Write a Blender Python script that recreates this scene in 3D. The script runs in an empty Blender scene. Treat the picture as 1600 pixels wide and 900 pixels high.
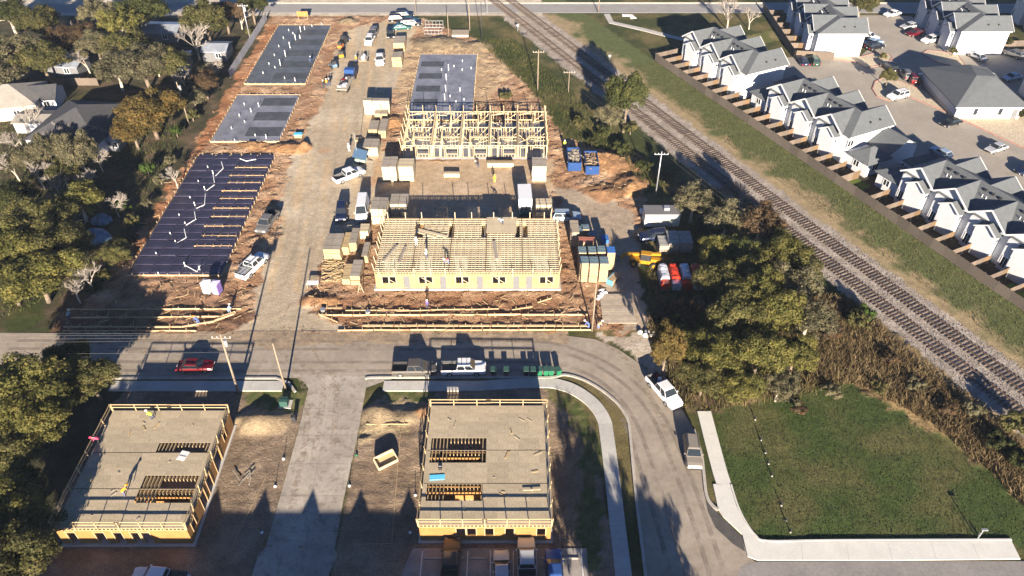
import bpy, math, random
import numpy as np
from mathutils import Vector, Matrix
random.seed(11)
R = math.radians
scene = bpy.context.scene
C = scene.collection
# ------------------------------------------------------------------ camera
FPX, TILT, CAMH = 1200.0, R(40.7), 76.0
cd = bpy.data.cameras.new('camera'); cam = bpy.data.objects.new('camera', cd); C.objects.link(cam)
cd.sensor_width = 36.0; cd.lens = FPX / 1600.0 * 36.0; cd.clip_end = 6000; cd.clip_start = 0.5
cam.location = (0, 0, CAMH); cam.rotation_euler = (R(90) - TILT, 0, 0)
scene.camera = cam
# ------------------------------------------------------------------ light
SUN_EL, SUN_AZ = 15.8, 5.5          # degrees; shadows run away from the camera, slightly to the left
w = bpy.data.worlds.new('World'); scene.world = w; w.use_nodes = True
nt = w.node_tree; bg = nt.nodes['Background']
sky = nt.nodes.new('ShaderNodeTexSky'); sky.sky_type = 'NISHITA'; sky.sun_disc = False
sky.sun_elevation = R(SUN_EL); sky.sun_rotation = R(180 - SUN_AZ); sky.altitude = 200; sky.dust_density = 0.3; sky.ozone_density = 6.0; sky.air_density = 0.5
nt.links.new(sky.outputs[0], bg.inputs[0]); bg.inputs[1].default_value = 0.05
sl = bpy.data.lights.new('sun', 'SUN'); sl.energy = 5.0; sl.angle = R(0.5); sl.color = (1.0, 0.87, 0.71)
sun = bpy.data.objects.new('sun', sl); C.objects.link(sun); sun.location = (30, -60, 90)
sd = Vector((-math.sin(R(SUN_AZ)) * math.cos(R(SUN_EL)), math.cos(R(SUN_AZ)) * math.cos(R(SUN_EL)), -math.sin(R(SUN_EL))))
sun.rotation_euler = sd.to_track_quat('-Z', 'Y').to_euler()
vs = scene.view_settings; vs.view_transform = 'Standard'; vs.look = 'None'; vs.gamma = 1; vs.exposure = 1.95
# ------------------------------------------------------------------ helpers
def P(px, py, z=0.0):
    """photo pixel -> world point on the level z"""
    u = (px - 800) / FPX; v = (450 - py) / FPX
    dy = math.cos(TILT) + v * math.sin(TILT); dz = -math.sin(TILT) + v * math.cos(TILT)
    t = (z - CAMH) / dz
    return Vector((u * t, dy * t, z))
def rgb(c): return (c[0], c[1], c[2], 1.0)
MATS = {}
def mat(name, col, rough=.85, var=.12, scale=2.0, bump=0.0, metal=0.0, spec=.3, col2=None, detail=5, objvar=0.0, fine=0.0, alpha=None):
    if name in MATS: return MATS[name]
    m = bpy.data.materials.new(name); m.use_nodes = True
    n = m.node_tree.nodes; l = m.node_tree.links; b = n['Principled BSDF']
    b.inputs['Roughness'].default_value = rough; b.inputs['Metallic'].default_value = metal
    b.inputs['Specular IOR Level'].default_value = spec
    tc = n.new('ShaderNodeTexCoord'); nz = n.new('ShaderNodeTexNoise')
    nz.inputs['Scale'].default_value = scale; nz.inputs['Detail'].default_value = detail; nz.inputs['Roughness'].default_value = .62
    l.new(tc.outputs['Object'], nz.inputs['Vector'])
    mx = n.new('ShaderNodeMix'); mx.data_type = 'RGBA'
    c2 = col2 or tuple(min(1, c * (1 + var)) for c in col); c1 = col if col2 else tuple(c * (1 - var) for c in col)
    mx.inputs[6].default_value = rgb(c1); mx.inputs[7].default_value = rgb(c2)
    rm = n.new('ShaderNodeMapRange'); rm.inputs[1].default_value = .32; rm.inputs[2].default_value = .68
    l.new(nz.outputs[0], rm.inputs[0]); l.new(rm.outputs[0], mx.inputs[0])
    out = mx.outputs[2]
    if fine:
        n2 = n.new('ShaderNodeTexNoise'); n2.inputs['Scale'].default_value = scale * 9; n2.inputs['Detail'].default_value = 3
        l.new(tc.outputs['Object'], n2.inputs['Vector'])
        r2 = n.new('ShaderNodeMapRange'); r2.inputs[1].default_value = .3; r2.inputs[2].default_value = .7
        r2.inputs[3].default_value = 1 - fine; r2.inputs[4].default_value = 1 + fine
        l.new(n2.outputs[0], r2.inputs[0])
        vm = n.new('ShaderNodeVectorMath'); vm.operation = 'SCALE'; l.new(out, vm.inputs[0]); l.new(r2.outputs[0], vm.inputs['Scale']); out = vm.outputs[0]
    if objvar:
        oi = n.new('ShaderNodeObjectInfo'); r3 = n.new('ShaderNodeMapRange')
        r3.inputs[3].default_value = 1 - objvar; r3.inputs[4].default_value = 1 + objvar
        l.new(oi.outputs['Random'], r3.inputs[0])
        vm = n.new('ShaderNodeVectorMath'); vm.operation = 'SCALE'; l.new(out, vm.inputs[0]); l.new(r3.outputs[0], vm.inputs['Scale']); out = vm.outputs[0]
    l.new(out, b.inputs['Base Color'])
    if bump:
        bp = n.new('ShaderNodeBump'); bp.inputs['Strength'].default_value = bump; bp.inputs['Distance'].default_value = .08
        l.new(nz.outputs[0], bp.inputs['Height']); l.new(bp.outputs[0], b.inputs['Normal'])
    MATS[name] = m
    return m
class MB:
    """collects faces; build() links them as ONE mesh object"""
    def __init__(s): s.v = []; s.f = []; s.m = []
    def face(s, pts, m=0):
        i = len(s.v); s.v += [tuple(p) for p in pts]; s.f.append(tuple(range(i, i + len(pts)))); s.m.append(m); return s
    def box(s, c, d, rz=0.0, m=0, mat4=None):
        x, y, z = d[0] / 2, d[1] / 2, d[2] / 2; i = len(s.v); co, si = math.cos(rz), math.sin(rz)
        for a, b_, e in ((-1,-1,-1),(1,-1,-1),(1,1,-1),(-1,1,-1),(-1,-1,1),(1,-1,1),(1,1,1),(-1,1,1)):
            px, py, pz = a * x, b_ * y, e * z
            if mat4 is not None:
                q = mat4 @ Vector((px, py, pz)); s.v.append((c[0] + q.x, c[1] + q.y, c[2] + q.z))
            else: s.v.append((c[0] + px * co - py * si, c[1] + px * si + py * co, c[2] + pz))
        for q in ((0,3,2,1),(4,5,6,7),(0,1,5,4),(1,2,6,5),(2,3,7,6),(3,0,4,7)):
            s.f.append(tuple(i + k for k in q)); s.m.append(m)
        return s
    def b2(s, x0, x1, y0, y1, z0, z1, m=0): return s.box(((x0+x1)/2, (y0+y1)/2, (z0+z1)/2), (x1-x0, y1-y0, z1-z0), 0, m)
    def beam(s, p0, p1, w_, h_, m=0):
        p0 = Vector(p0); p1 = Vector(p1); d = p1 - p0
        q = d.to_track_quat('X', 'Z').to_matrix()
        return s.box((p0 + p1) / 2, (d.length, w_, h_), m=m, mat4=q)
    def slab(s, pts, t, m=0):
        """polygon thickened straight down by t"""
        pts = [Vector(p) for p in pts]; i = len(s.v); n = len(pts)
        s.v += [tuple(p) for p in pts] + [(p.x, p.y, p.z - t) for p in pts]
        s.f.append(tuple(range(i, i + n))); s.m.append(m)
        s.f.append(tuple(i + n + k for k in reversed(range(n)))); s.m.append(m)
        for k in range(n):
            j = (k + 1) % n; s.f.append((i + k, i + n + k, i + n + j, i + j)); s.m.append(m)
        return s
    def tube(s, p0, p1, r0, r1=None, n=8, m=0, cap=True):
        r1 = r0 if r1 is None else r1; p0 = Vector(p0); p1 = Vector(p1); d = p1 - p0
        q = d.to_track_quat('Z', 'Y').to_matrix(); i = len(s.v)
        for p, r in ((p0, r0), (p1, r1)):
            for k in range(n):
                a = 2 * math.pi * k / n; o = q @ Vector((math.cos(a) * r, math.sin(a) * r, 0)); s.v.append(tuple(p + o))
        for k in range(n):
            j = (k + 1) % n; s.f.append((i + k, i + j, i + n + j, i + n + k)); s.m.append(m)
        if cap:
            s.f.append(tuple(i + k for k in reversed(range(n)))); s.m.append(m); s.f.append(tuple(i + n + k for k in range(n))); s.m.append(m)
        return s
    def dome(s, c, r, h, n=10, k=3, m=0):
        for a in range(k):
            t0, t1 = math.pi/2*a/k, math.pi/2*(a+1)/k
            s.tube((c[0],c[1],c[2]+h*math.sin(t0)), (c[0],c[1],c[2]+h*math.sin(t1)), r*math.cos(t0), max(.001, r*math.cos(t1)), n, m, False)
        return s
    def mesh(s, name, mats, smooth=False):
        me = bpy.data.meshes.new(name); me.from_pydata(s.v, [], s.f)
        for x in (mats if isinstance(mats, (list, tuple)) else [mats]): me.materials.append(x)
        if any(s.m): me.polygons.foreach_set('material_index', s.m)
        if smooth: me.polygons.foreach_set('use_smooth', [True] * len(s.f))
        me.update(); return me
    def build(s, name, mats, parent=None, smooth=False, kind=None):
        return link(name, s.mesh(name, mats, smooth), parent, kind=kind)
def link(name, me, parent=None, loc=None, rz=0.0, kind=None):
    o = bpy.data.objects.new(name, me); C.objects.link(o)
    if parent: o.parent = parent
    if loc is not None: o.location = loc
    if rz: o.rotation_euler.z = rz
    if kind: o['kind'] = kind
    return o
def tag(o, label, cat, group=None):
    o['label'] = label; o['category'] = cat
    if group: o['group'] = group
    return o
def thing(name, label, cat, loc=(0, 0, 0), rz=0.0, group=None):
    o = bpy.data.objects.new(name, None); C.objects.link(o); o.empty_display_size = .3
    o.location = loc; o.rotation_euler.z = rz
    return tag(o, label, cat, group)
def tilted(o, rx=0, ry=0): o.rotation_euler.x = rx; o.rotation_euler.y = ry; return o
def ordn(i): return ['first','second','third','fourth','fifth','sixth','seventh','eighth','ninth','tenth','eleventh','twelfth','thirteenth','fourteenth','fifteenth','sixteenth','seventeenth','eighteenth','nineteenth','twentieth','twenty-first','twenty-second','twenty-third','twenty-fourth','twenty-fifth','twenty-sixth','twenty-seventh','twenty-eighth','twenty-ninth','thirtieth'][i]
# ------------------------------------------------------------------ materials
M_ASPH = mat('street_asphalt', (.27,.228,.18), .9, .20, .16, .25, detail=9, fine=.12)
M_ASPHD = mat('fresh_asphalt', (.075,.07,.066), .9, .15, .8, .2, fine=.15)
M_LOT = mat('lot_concrete', (.28,.25,.21), .9, .10, .25, .1, fine=.08)
M_CONC = mat('concrete', (.40,.385,.35), .85, .09, .5, .1, fine=.08, objvar=.05)
M_CONCD = mat('driveway_concrete', (.31,.272,.225), .88, .24, .22, .12, detail=8, fine=.12, objvar=.04)
M_CURB = mat('kerb_concrete', (.36,.33,.285), .88, .14, 1.2, fine=.1)
M_RED = mat('red_kerb_paint', (.34,.17,.14), .8, .25, 2)
M_WHITEP = mat('white_road_paint', (.62,.61,.58), .8, .15, 2)
M_GRAV = mat('beige_gravel', (.44,.37,.27), .95, .3, 3, .5, fine=.25)
M_BALL = mat('ballast', (.25,.215,.18), .95, .28, 1.2, .8, fine=.45)
M_RAIL = mat('rusty_rail', (.105,.07,.053), .6, .2, 3, metal=.3)
M_TIE = mat('sleeper_wood', (.125,.10,.082), .95, .25, 3, .3, objvar=.35)
M_FENCE = mat('weathered_fence', (.125,.098,.076), .9, .18, 3, .2, fine=.2, objvar=.18)
M_FENCEN = mat('new_cedar_fence', (.14,.09,.05), .85, .18, 3, .2, fine=.15, objvar=.2)
M_WALL = mat('white_siding', (.50,.51,.525), .7, .05, .6, fine=.04)
M_TRIM = mat('white_trim', (.62,.62,.61), .6, .03, 2)
M_ROOF = mat('grey_shingle', (.092,.100,.106), .92, .10, 1.2, .3, fine=.16)
M_ROOFD = mat('dark_shingle', (.055,.055,.058), .95, .15, 1.2, .3, fine=.2)
M_GLASS = mat('window_glass', (.02,.025,.03), .08, .1, 1, spec=.6)
M_DARK = mat('dark_metal', (.03,.03,.032), .6, .2, 3)
M_LUM = mat('new_lumber', (.37,.275,.15), .8, .10, 2, fine=.10, objvar=.09)
M_LUMW = mat('white_lumber', (.45,.375,.25), .8, .07, 2, fine=.06, objvar=.06)
M_LUMG = mat('grey_topped_lumber', (.27,.235,.19), .9, .15, 2, fine=.12, objvar=.12)
M_BOARDT = mat('form_board', (.42,.29,.165), .85, .18, 3, fine=.1, objvar=.2)
M_OSB = mat('osb_deck', (.345,.285,.195), .9, .12, 1.6, .15, fine=.30, objvar=.10)
M_PLY = mat('plywood_yellow', (.285,.145,.045), .8, .14, .8, fine=.10, objvar=.08)
M_PLYP = mat('plywood_pale', (.385,.25,.11), .8, .16, .8, fine=.10, objvar=.08)
M_GYP = mat('grey_board', (.13,.13,.135), .85, .06, 1)
M_PLAST = mat('black_vapour_plastic', (.030,.027,.046), .38, .45, 1.6, .9, spec=.5)
M_SLABD = mat('dark_slab_sheet', (.085,.094,.105), .5, .25, .5, .25, fine=.2, spec=.4)
M_SLABL = mat('pale_slab_sheet', (.17,.175,.20), .45, .3, .35, .3, fine=.15, spec=.4)
M_SLABS = mat('dark_slab_strip', (.062,.066,.072), .6, .3, .6, .2, fine=.2)
M_PVC = mat('white_pvc', (.78,.78,.76), .4, .03, 2)
M_POLE = mat('pole_wood', (.22,.175,.125), .9, .2, 3, .2, fine=.15)
M_GALV = mat('galvanised', (.42,.43,.44), .45, .12, 3, metal=.6)
M_WIRE = mat('wire', (.16,.155,.15), .5, .05, 2)
M_TYRE = mat('tyre_rubber', (.02,.02,.02), .85, .1, 5)
M_RIM = mat('alloy_rim', (.45,.45,.46), .35, .08, 5, metal=.7)
M_LAMP = mat('lamp_lens', (.75,.75,.72), .2, .03, 5)
M_TAIL = mat('tail_lens', (.35,.02,.02), .25, .1, 5)
M_TRUNK = mat('bark', (.17,.13,.095), .95, .25, 4, .6, fine=.2)
M_TRUNKW = mat('pale_bark', (.42,.36,.28), .95, .2, 4, .5, fine=.2)
M_TWIG = mat('grey_twigs', (.27,.235,.20), .95, .25, 1.5)
M_TARP = mat('blue_tarp', (.12,.19,.27), .4, .5, 1.2, .4)
M_BLUE = mat('blue_steel', (.012,.045,.15), .5, .2, 2, fine=.15)
M_GREEN = mat('green_plastic', (.014,.13,.06), .5, .12, 3)
M_DGREEN = mat('dark_green_paint', (.03,.075,.06), .55, .12, 3)
M_YEL = mat('machine_yellow', (.36,.18,.012), .45, .12, 2)
M_BLUEB = mat('sky_blue_board', (.10,.46,.72), .6, .08, 2)
M_FOILR = mat('red_wrap', (.42,.035,.015), .35, .35, 2.2, .5)
M_FOILS = mat('silver_wrap', (.60,.61,.64), .3, .35, 2.2, .5, metal=.3)
M_SKIN = mat('skin', (.42,.26,.18), .7, .05, 5)
# ------------------------------------------------------------------ ground
def vnoise(x, y, seed=0):
    xi = np.floor(x).astype(np.int64); yi = np.floor(y).astype(np.int64); fx = x - xi; fy = y - yi
    fx = fx * fx * (3 - 2 * fx); fy = fy * fy * (3 - 2 * fy)
    def h(a, b):
        n = (a * 374761393 + b * 668265263 + seed * 1442695041) & 0xffffffff
        n = ((n ^ (n >> 13)) * 1274126177) & 0xffffffff
        return ((n ^ (n >> 16)) & 0xffff) / 65535.0
    return (h(xi, yi) * (1 - fx) + h(xi + 1, yi) * fx) * (1 - fy) + (h(xi, yi + 1) * (1 - fx) + h(xi + 1, yi + 1) * fx) * fy
def fbm(x, y, s, o=4, seed=0):
    t = 0; a = .5
    for k in range(o): t = t + a * vnoise(x * s * 2 ** k, y * s * 2 ** k, seed + k * 7); a *= .5
    return t / (1 - .5 ** o)
def inpoly(x, y, poly):
    r = np.zeros(x.shape, bool); n = len(poly)
    for i in range(n):
        x0, y0 = poly[i][0], poly[i][1]; x1, y1 = poly[(i + 1) % n][0], poly[(i + 1) % n][1]
        if y0 == y1: continue
        c = ((y0 > y) != (y1 > y)) & (x < (x1 - x0) * (y - y0) / (y1 - y0) + x0); r ^= c
    return r
def pp(*l): return [P(*q) for q in l]
def trackX(Y, which): return 45.2 - (Y - 113.5) * .4885 if which == 'A' else 48.2 - (Y - 98) * .4885
AV = Vector((.4390, -.8985, 0)); BV = Vector((.8985, .4390, 0)); FO = Vector((33.0, 169.0, 0)); RZ = math.atan2(-.8985, .4390)
def AB(a, b, z=0.0): q = FO + AV * a + BV * b; return Vector((q.x, q.y, z))
xs = np.concatenate([[-3000,-900,-400,-220,-170], np.arange(-145,-72,1.5), np.arange(-71.5,78.1,.45), np.arange(79,146,1.5), [170,220,400,900,3000]])
ys = np.concatenate([[-3000,-900,-300,-100,-40,0,20,32], np.arange(38,140,.45), np.arange(140.6,212,.7), [216,225,250,300,420,800,1600,4000]])
GX, GY = np.meshgrid(xs, ys); sh = GX.shape
WX = GX + (fbm(GX, GY, .5, 3, 3) - .5) * 3.0; WY = GY + (fbm(GX, GY, .5, 3, 9) - .5) * 3.0
n1 = fbm(GX, GY, .12, 4, 1); n2 = fbm(GX, GY, .45, 4, 2); n3 = fbm(GX, GY, 1.3, 3, 5)
def lerp(c1, c2, t): t = np.clip(t, 0, 1)[..., None]; return np.array(c1) * (1 - t) + np.array(c2) * t
GRASS = lerp((.042,.05,.015), (.125,.10,.042), (n1 - .40) * 3.2 + (n2 - .5) * 1.4)
COL = GRASS.copy(); AMP = np.full(sh, .05)
def paint(poly, c1, c2, amp, warp=True, nz=n2, gain=3.0, off=.42):
    m = inpoly(WX if warp else GX, WY if warp else GY, poly); COL[m] = lerp(c1, c2, (nz - off) * gain)[m]; AMP[m] = amp; return m
# dry verge along the rails, green strip beside the fence
m = (GX > trackX(GY, 'A') + 2) & (GX < trackX(GY, 'A') + 15); d_ = (GX - trackX(GY, 'A'))
COL[m] = lerp((.27,.205,.115), (.085,.098,.036), (d_ - 5.2) * .35 + (n2 - .5) * 3.0 - (n1 - .5) * 2.5)[m]
# wood floor on the left
left = [(-400,300),(-62,300),(-61.5,190),(-61,120),(-62,95),(-64.5,79),(-400,79)]
paint(left, (.045,.042,.022), (.115,.08,.05), .08)
for q in (pp((95,160),(135,145),(150,165),(120,180)), pp((140,95),(165,90),(175,120),(140,125)), pp((0,470),(40,440),(70,500),(20,540))): paint(q, (.035,.045,.012), (.08,.065,.025), .05)
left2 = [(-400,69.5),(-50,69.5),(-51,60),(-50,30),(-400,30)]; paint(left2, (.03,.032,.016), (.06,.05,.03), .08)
# building site
site = [(-64.5,78.6),(-62.2,95),(-61.3,120),(-61.2,160),(-62,197)] + pp((650,25),(690,40),(745,60),(800,105),(850,165),(880,215),(960,240),(1000,275),(1010,330),(1000,440),(1010,517))
DIRT = paint(site, (.30,.175,.10), (.50,.34,.215), .26)
sand = pp((790,95),(745,70),(640,60),(600,100),(620,165),(755,165),(770,140),(800,120)); paint(sand, (.34,.235,.14), (.45,.33,.20), .13)
road_ = pp((385,515),(400,455),(440,340),(440,300),(463,235),(500,165),(515,115),(530,70),(548,45),(600,32),(662,38),(640,62),(630,110),(612,150),(600,200),(596,250),(596,300),(580,340),(500,420),(478,470),(505,515))
ROADM = paint(road_, (.36,.295,.21), (.46,.395,.30), .025, nz=n1, gain=2.6)
paint(pp((590,250),(860,250),(864,340),(590,345)), (.36,.265,.17), (.43,.325,.22), .04)
paint(pp((862,290),(930,300),(990,330),(1000,400),(1005,515),(945,515),(950,440),(885,330)), (.30,.235,.17), (.37,.30,.22), .06)
paint(pp((150,515),(360,515),(375,440),(200,440)), (.20,.115,.068), (.33,.20,.12), .16)
strk = fbm(GX * 1.1 + (GY - 120) * .12, GY * .05, 1.0, 4, 91); COL[ROADM] = (COL * (1 + (strk - .5) * .5)[..., None] * np.array((1.0,.985,.96)))[ROADM]; m = ROADM & (strk > .56); COL[m] = COL[m] * np.array((1.0,.93,.84))
for (cx, cy, r0) in ((420,290,22),(575,285,14),(470,190,10),(505,235,8)):      # red stains on the site road
    c0 = P(cx, cy); d_ = np.hypot(GX - c0.x, (GY - c0.y)) / (r0 / 8.5) + (n2 - .5) * 2; m = d_ < 1; COL[m] = COL[m] * .5 + np.array((.36,.19,.10)) * .5
paint([(-62.6,97),(-59.4,97),(-58.9,126),(-58.9,190),(-61.8,190),(-61.0,120)], (.27,.125,.06), (.42,.23,.125), .2)
# trench strip behind the street
paint([(-66,78.3),(-24,78.3),(-28,83.2),(-66,83.6)], (.15,.085,.05), (.27,.16,.10), .2, warp=False)
paint([(-28,79.2),(16,79.2),(16,86.5),(-28,86.5)], (.25,.135,.075), (.40,.255,.15), .24, warp=False)
APR = paint(pp((372,524),(398,492),(405,455),(478,455),(484,486),(530,512),(545,524)), (.35,.285,.20), (.45,.38,.285), .025, nz=n1, gain=2.6)
# dirt lots round the two near buildings
lot1 = pp((480,612),(466,675),(400,900)) + [(-46,30),(-52,30),(-52,64)] + pp((200,606))
paint(lot1, (.17,.125,.085), (.26,.195,.135), .099, warp=False)
lot2 = pp((625,606),(565,640),(560,680),(515,900)) + [(-20,30),(12.5,30)] + pp((940,760),(925,670),(905,635),(850,606))
paint(lot2, (.18,.13,.088), (.27,.20,.135), .099, warp=False)
paint(pp((615,606),(660,606),(640,665),(560,690),(570,640)), (.26,.20,.12), (.36,.28,.17), .12)
for q in (pp((375,606),(480,606),(465,650),(420,655)), pp((600,604),(680,604),(680,625),(610,625)), pp((855,606),(910,625),(930,690),(890,660)), pp((905,640),(935,690),(945,900),(910,900)),):
    m = inpoly(WX, WY, q); COL[m] = lerp((.07,.085,.025), (.16,.135,.06), (n3 - .4) * 3)[m]; AMP[m] = .05
# lawn bottom right, bank beside the site, brush strip
paint(pp((1110,640),(1330,590),(1600,770),(1700,900),(1590,848),(1180,846),(1140,770)), (.046,.068,.018), (.098,.092,.035), .05, nz=fbm(GX, GY, .22, 5, 21), gain=3.6, off=.42)
paint(pp((1290,480),(1340,480),(1640,700),(1640,800),(1560,740),(1330,600)), (.14,.10,.05), (.26,.185,.09), .12)
paint(pp((1020,430),(1010,520),(1060,640),(1110,645),(1320,600),(1290,470),(1130,270),(1050,290)), (.07,.055,.03), (.16,.11,.06), .12)
paint(pp((930,520),(1015,520),(1040,590),(1010,590),(985,555),(950,535)), (.36,.30,.23), (.46,.40,.33), .08)
# yards and townhouse plots, soil colour darkened to hold the shade of the fences
def abz(a0, a1, b0, b1, c1, c2, amp=.05):
    q = [AB(a0,b0), AB(a1,b0), AB(a1,b1), AB(a0,b1)]; return paint(q, c1, c2, amp, warp=False)
abz(0, 115, .2, 19, (.04,.03,.022), (.075,.055,.04))
for a in (24.6, 57.3, 90.5): abz(a, a + 4, .2, 5, (.07,.11,.02), (.11,.13,.035))
abz(-2, 3.5, 14, 40, (.10,.105,.035), (.19,.15,.07))
# ballast
for s_ in (1,):
    cx = (trackX(GY, 'A') + trackX(GY, 'B')) / 2; d_ = np.abs(GX - cx) * .8985 + (n2 - .5) * 1.6; m = (d_ < 5.0) & (GY < 215)
    COL[m] = lerp((.26,.22,.183), (.37,.325,.28), (n3 - .4) * 3)[m]; AMP[m] = .06
m = (GY > 196.5) & (GX < 8); COL[m] = lerp((.42,.36,.27), (.50,.44,.35), (n2 - .4) * 3)[m]; AMP[m] = .03
lots_ = inpoly(GX, GY, lot1) | inpoly(GX, GY, lot2); tread = (np.sin(GY * 5.2 + n2 * 9) * .5 + .5) * (fbm(GX, GY, .35, 3, 77) > .5)
HT = (n2 - .5) * 2 * AMP + (np.abs(n3 - .5) * 2 - .25) * AMP * .8 - .03
rough_ = AMP > .1; HT[rough_] += ((fbm(GX, GY, 1.5, 3, 31) - .5) * .42 + (1 - np.abs(fbm(GX * .6, GY * 1.7, .8, 3, 41) - .5) * 8).clip(0, 1) * .16)[rough_]
HT[lots_] += (tread * .07 + (fbm(GX, GY, 1.9, 3, 55) - .5) * .16)[lots_]
def mound(px, py, r, h, col=None, sx=1.0):
    c0 = P(px, py); d_ = np.hypot((GX - c0.x) / sx, GY - c0.y) / r + (n2 - .5) * .6; k = np.clip(1 - d_, 0, 1)
    HT[...] = HT + h * k ** .9 * (1 + (n3 - .5) * .3)
    if col is not None: m = k > .03; COL[m] = lerp(tuple(c * .85 for c in col), tuple(c * 1.15 for c in col), (n3 - .4) * 3)[m]
OR, TN, BR = (.34,.19,.09), (.23,.175,.11), (.24,.135,.07)
for a in ((452,232,2.4,1.0,OR,2.0),(960,255,4.5,1.6,BR,1.4),(925,250,3,1.0,OR,1.5),(985,285,3.2,1.4,BR,1),(685,68,4.5,1.1,TN,1.6),(745,72,3,.9,TN,1.5),(545,34,2,.9,TN,1.5),
          (408,660,2.2,1.4,TN,1.9),(595,648,2.0,1.3,TN,1.3),(640,650,1.4,.8,TN,1.4),(665,645,1.3,.9,BR,1),(487,470,1.6,.9,BR,1),(513,470,1.5,.7,OR,1.2),(615,190,2.6,.9,OR,.9),(985,300,2.2,1.2,OR,1),(945,300,3,.7,BR,1.5),(880,420,1.2,.3,BR,.6),(395,225,2.6,.7,OR,1.2),(478,228,1.2,.8,BR,1)):
    mound(*a)
# flatten under everything that is laid on the ground
def flat(poly, z=-.06): m = inpoly(GX, GY, poly); HT[m] = np.minimum(HT[m], z)
STREET = [(-260,69.9),(5.0,69.9)] + pp((860,588),(882,586),(907,592),(924,600),(940,610),(953,620),(965,631),(975,645),(981,658),(984,675),(992,760),(1002,845),(1009,900)) + [(14.4,20),(90,20),(90,43.4)] + pp((1590,877),(1400,877),(1180,878),(1167,868),(1160,842),(1122,803),(1104,775),(1100,745),(1096,712),(1086,675),(1066,640),(1040,608),(1005,572),(965,545),(930,530),(880,524)) + [(0,78.3),(-64,78.5),(-260,78.5)]
DRIVE = pp((404,866),(415,855),(432.5,795),(466,675),(482,607),(475,597),(454,585),(625,589),(600,596),(572,606),(566,640),(560,675),(537,780),(523,857),(527,867),(515,895)) + [(-19.6,38),(-27.6,38)]
LOTP = pp((1222,90),(1345,87),(1365,70),(1352,40),(1336,24),(1400,24),(1424,26),(1500,86),(1800,78),(2000,330),(1620,345)) + [AB(75,18.2), AB(21,18.2)]
for q in (STREET, DRIVE, LOTP, [(-260,197.6),(260,197.6),(260,205.2),(-260,205.2)], [(-12,30),(10.5,30),(10.5,45.5),(-12,45.5)]): flat(q)
m = (np.abs(GX - (trackX(GY,'A') + trackX(GY,'B')) / 2) < 4.6) & (GY < 215); HT[m] = np.minimum(HT[m], -.02)
def strip_flat(path, wd):
    for i in range(len(path) - 1):
        x0, y0, x1, y1 = path[i][0], path[i][1], path[i+1][0], path[i+1][1]; L2 = max(1e-6, (x1-x0)**2 + (y1-y0)**2)
        t = np.clip(((GX-x0)*(x1-x0) + (GY-y0)*(y1-y0)) / L2, 0, 1); d_ = np.hypot(GX - x0 - t*(x1-x0), GY - y0 - t*(y1-y0))
        m = d_ < wd / 2 + .4; HT[m] = np.minimum(HT[m], -.03)
for x0, x1, y0, y1 in ((-59,-45,90.8,126.8),(-59,-45,131.6,151.9),(-59,-45,156.2,190.4),(-22,-7.8,140.5,172.6),(-21,7.6,87.7,102.4),(-21,7.2,125.3,139.8),(-10.6,4.7,45.2,63),(-49.5,-34.3,44.8,62)):
    m = (GX > x0 - .3) & (GX < x1 + .3) & (GY > y0 - .3) & (GY < y1 + .3); HT[m] = np.minimum(HT[m], -.03)
def arc(pts, n=8):
    """smooth (Catmull-Rom) path through points"""
    pts = [Vector(p) for p in pts]; q = [pts[0]*2 - pts[1]] + pts + [pts[-1]*2 - pts[-2]]; r = []
    for i in range(1, len(q) - 2):
        for k in range(n):
            t = k / n; a, b, c, d = q[i-1], q[i], q[i+1], q[i+2]
            r.append(.5 * ((2*b) + (c-a)*t + (2*a-5*b+4*c-d)*t*t + (3*b-a-3*c+d)*t**3))
    return r + [q[-2]]
WALK = arc([Vector((-4.5,68.45,0))] + pp((845,598),(880,603),(905,614),(928,632),(943,655),(948,680),(957,750),(966,830),(975,905)), 6)
WALK2 = arc(pp((1100,643),(1112,690),(1124,735),(1131,757)), 4)
strip_flat(WALK, 1.7); strip_flat(WALK2, 1.7); strip_flat([Vector((-19.5,68.45,0)), Vector((-4.5,68.45,0))], 1.7); strip_flat([Vector((-53,68.45,0)), Vector((-30,68.45,0))], 1.7)
def gh(x, y):
    i = int(np.clip(np.searchsorted(xs, x), 1, len(xs) - 1)); j = int(np.clip(np.searchsorted(ys, y), 1, len(ys) - 1))
    return float(HT[j-1:j+1, i-1:i+1].mean())
def PG(px, py, dz=0.0): q = P(px, py); q.z = max(gh(q.x, q.y), -.02) + dz; return q
nv = GX.size; co = np.stack([GX, GY, HT], -1).reshape(-1, 3).astype(np.float32)
ii = np.arange(nv).reshape(sh); qd = np.stack([ii[:-1,:-1], ii[:-1,1:], ii[1:,1:], ii[1:,:-1]], -1).reshape(-1, 4)
def npmesh(name, co, qd, mats, smooth=False):
    me = bpy.data.meshes.new(name); k = qd.shape[1]
    me.vertices.add(len(co)); me.vertices.foreach_set('co', np.ascontiguousarray(co, np.float32).ravel())
    me.loops.add(qd.size); me.loops.foreach_set('vertex_index', qd.astype(np.int32).ravel())
    me.polygons.add(len(qd)); me.polygons.foreach_set('loop_start', np.arange(0, qd.size, k, dtype=np.int32))
    if smooth: me.polygons.foreach_set('use_smooth', np.ones(len(qd), bool))
    for x in mats: me.materials.append(x)
    me.update(calc_edges=True); return me
gm = bpy.data.materials.new('earth_and_grass'); gm.use_nodes = True
n = gm.node_tree.nodes; l = gm.node_tree.links; b = n['Principled BSDF']; b.inputs['Roughness'].default_value = .95; b.inputs['Specular IOR Level'].default_value = .15
at = n.new('ShaderNodeAttribute'); at.attribute_name = 'Col'; tc = n.new('ShaderNodeTexCoord')
prev = at.outputs['Color']; hsum = None
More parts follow.
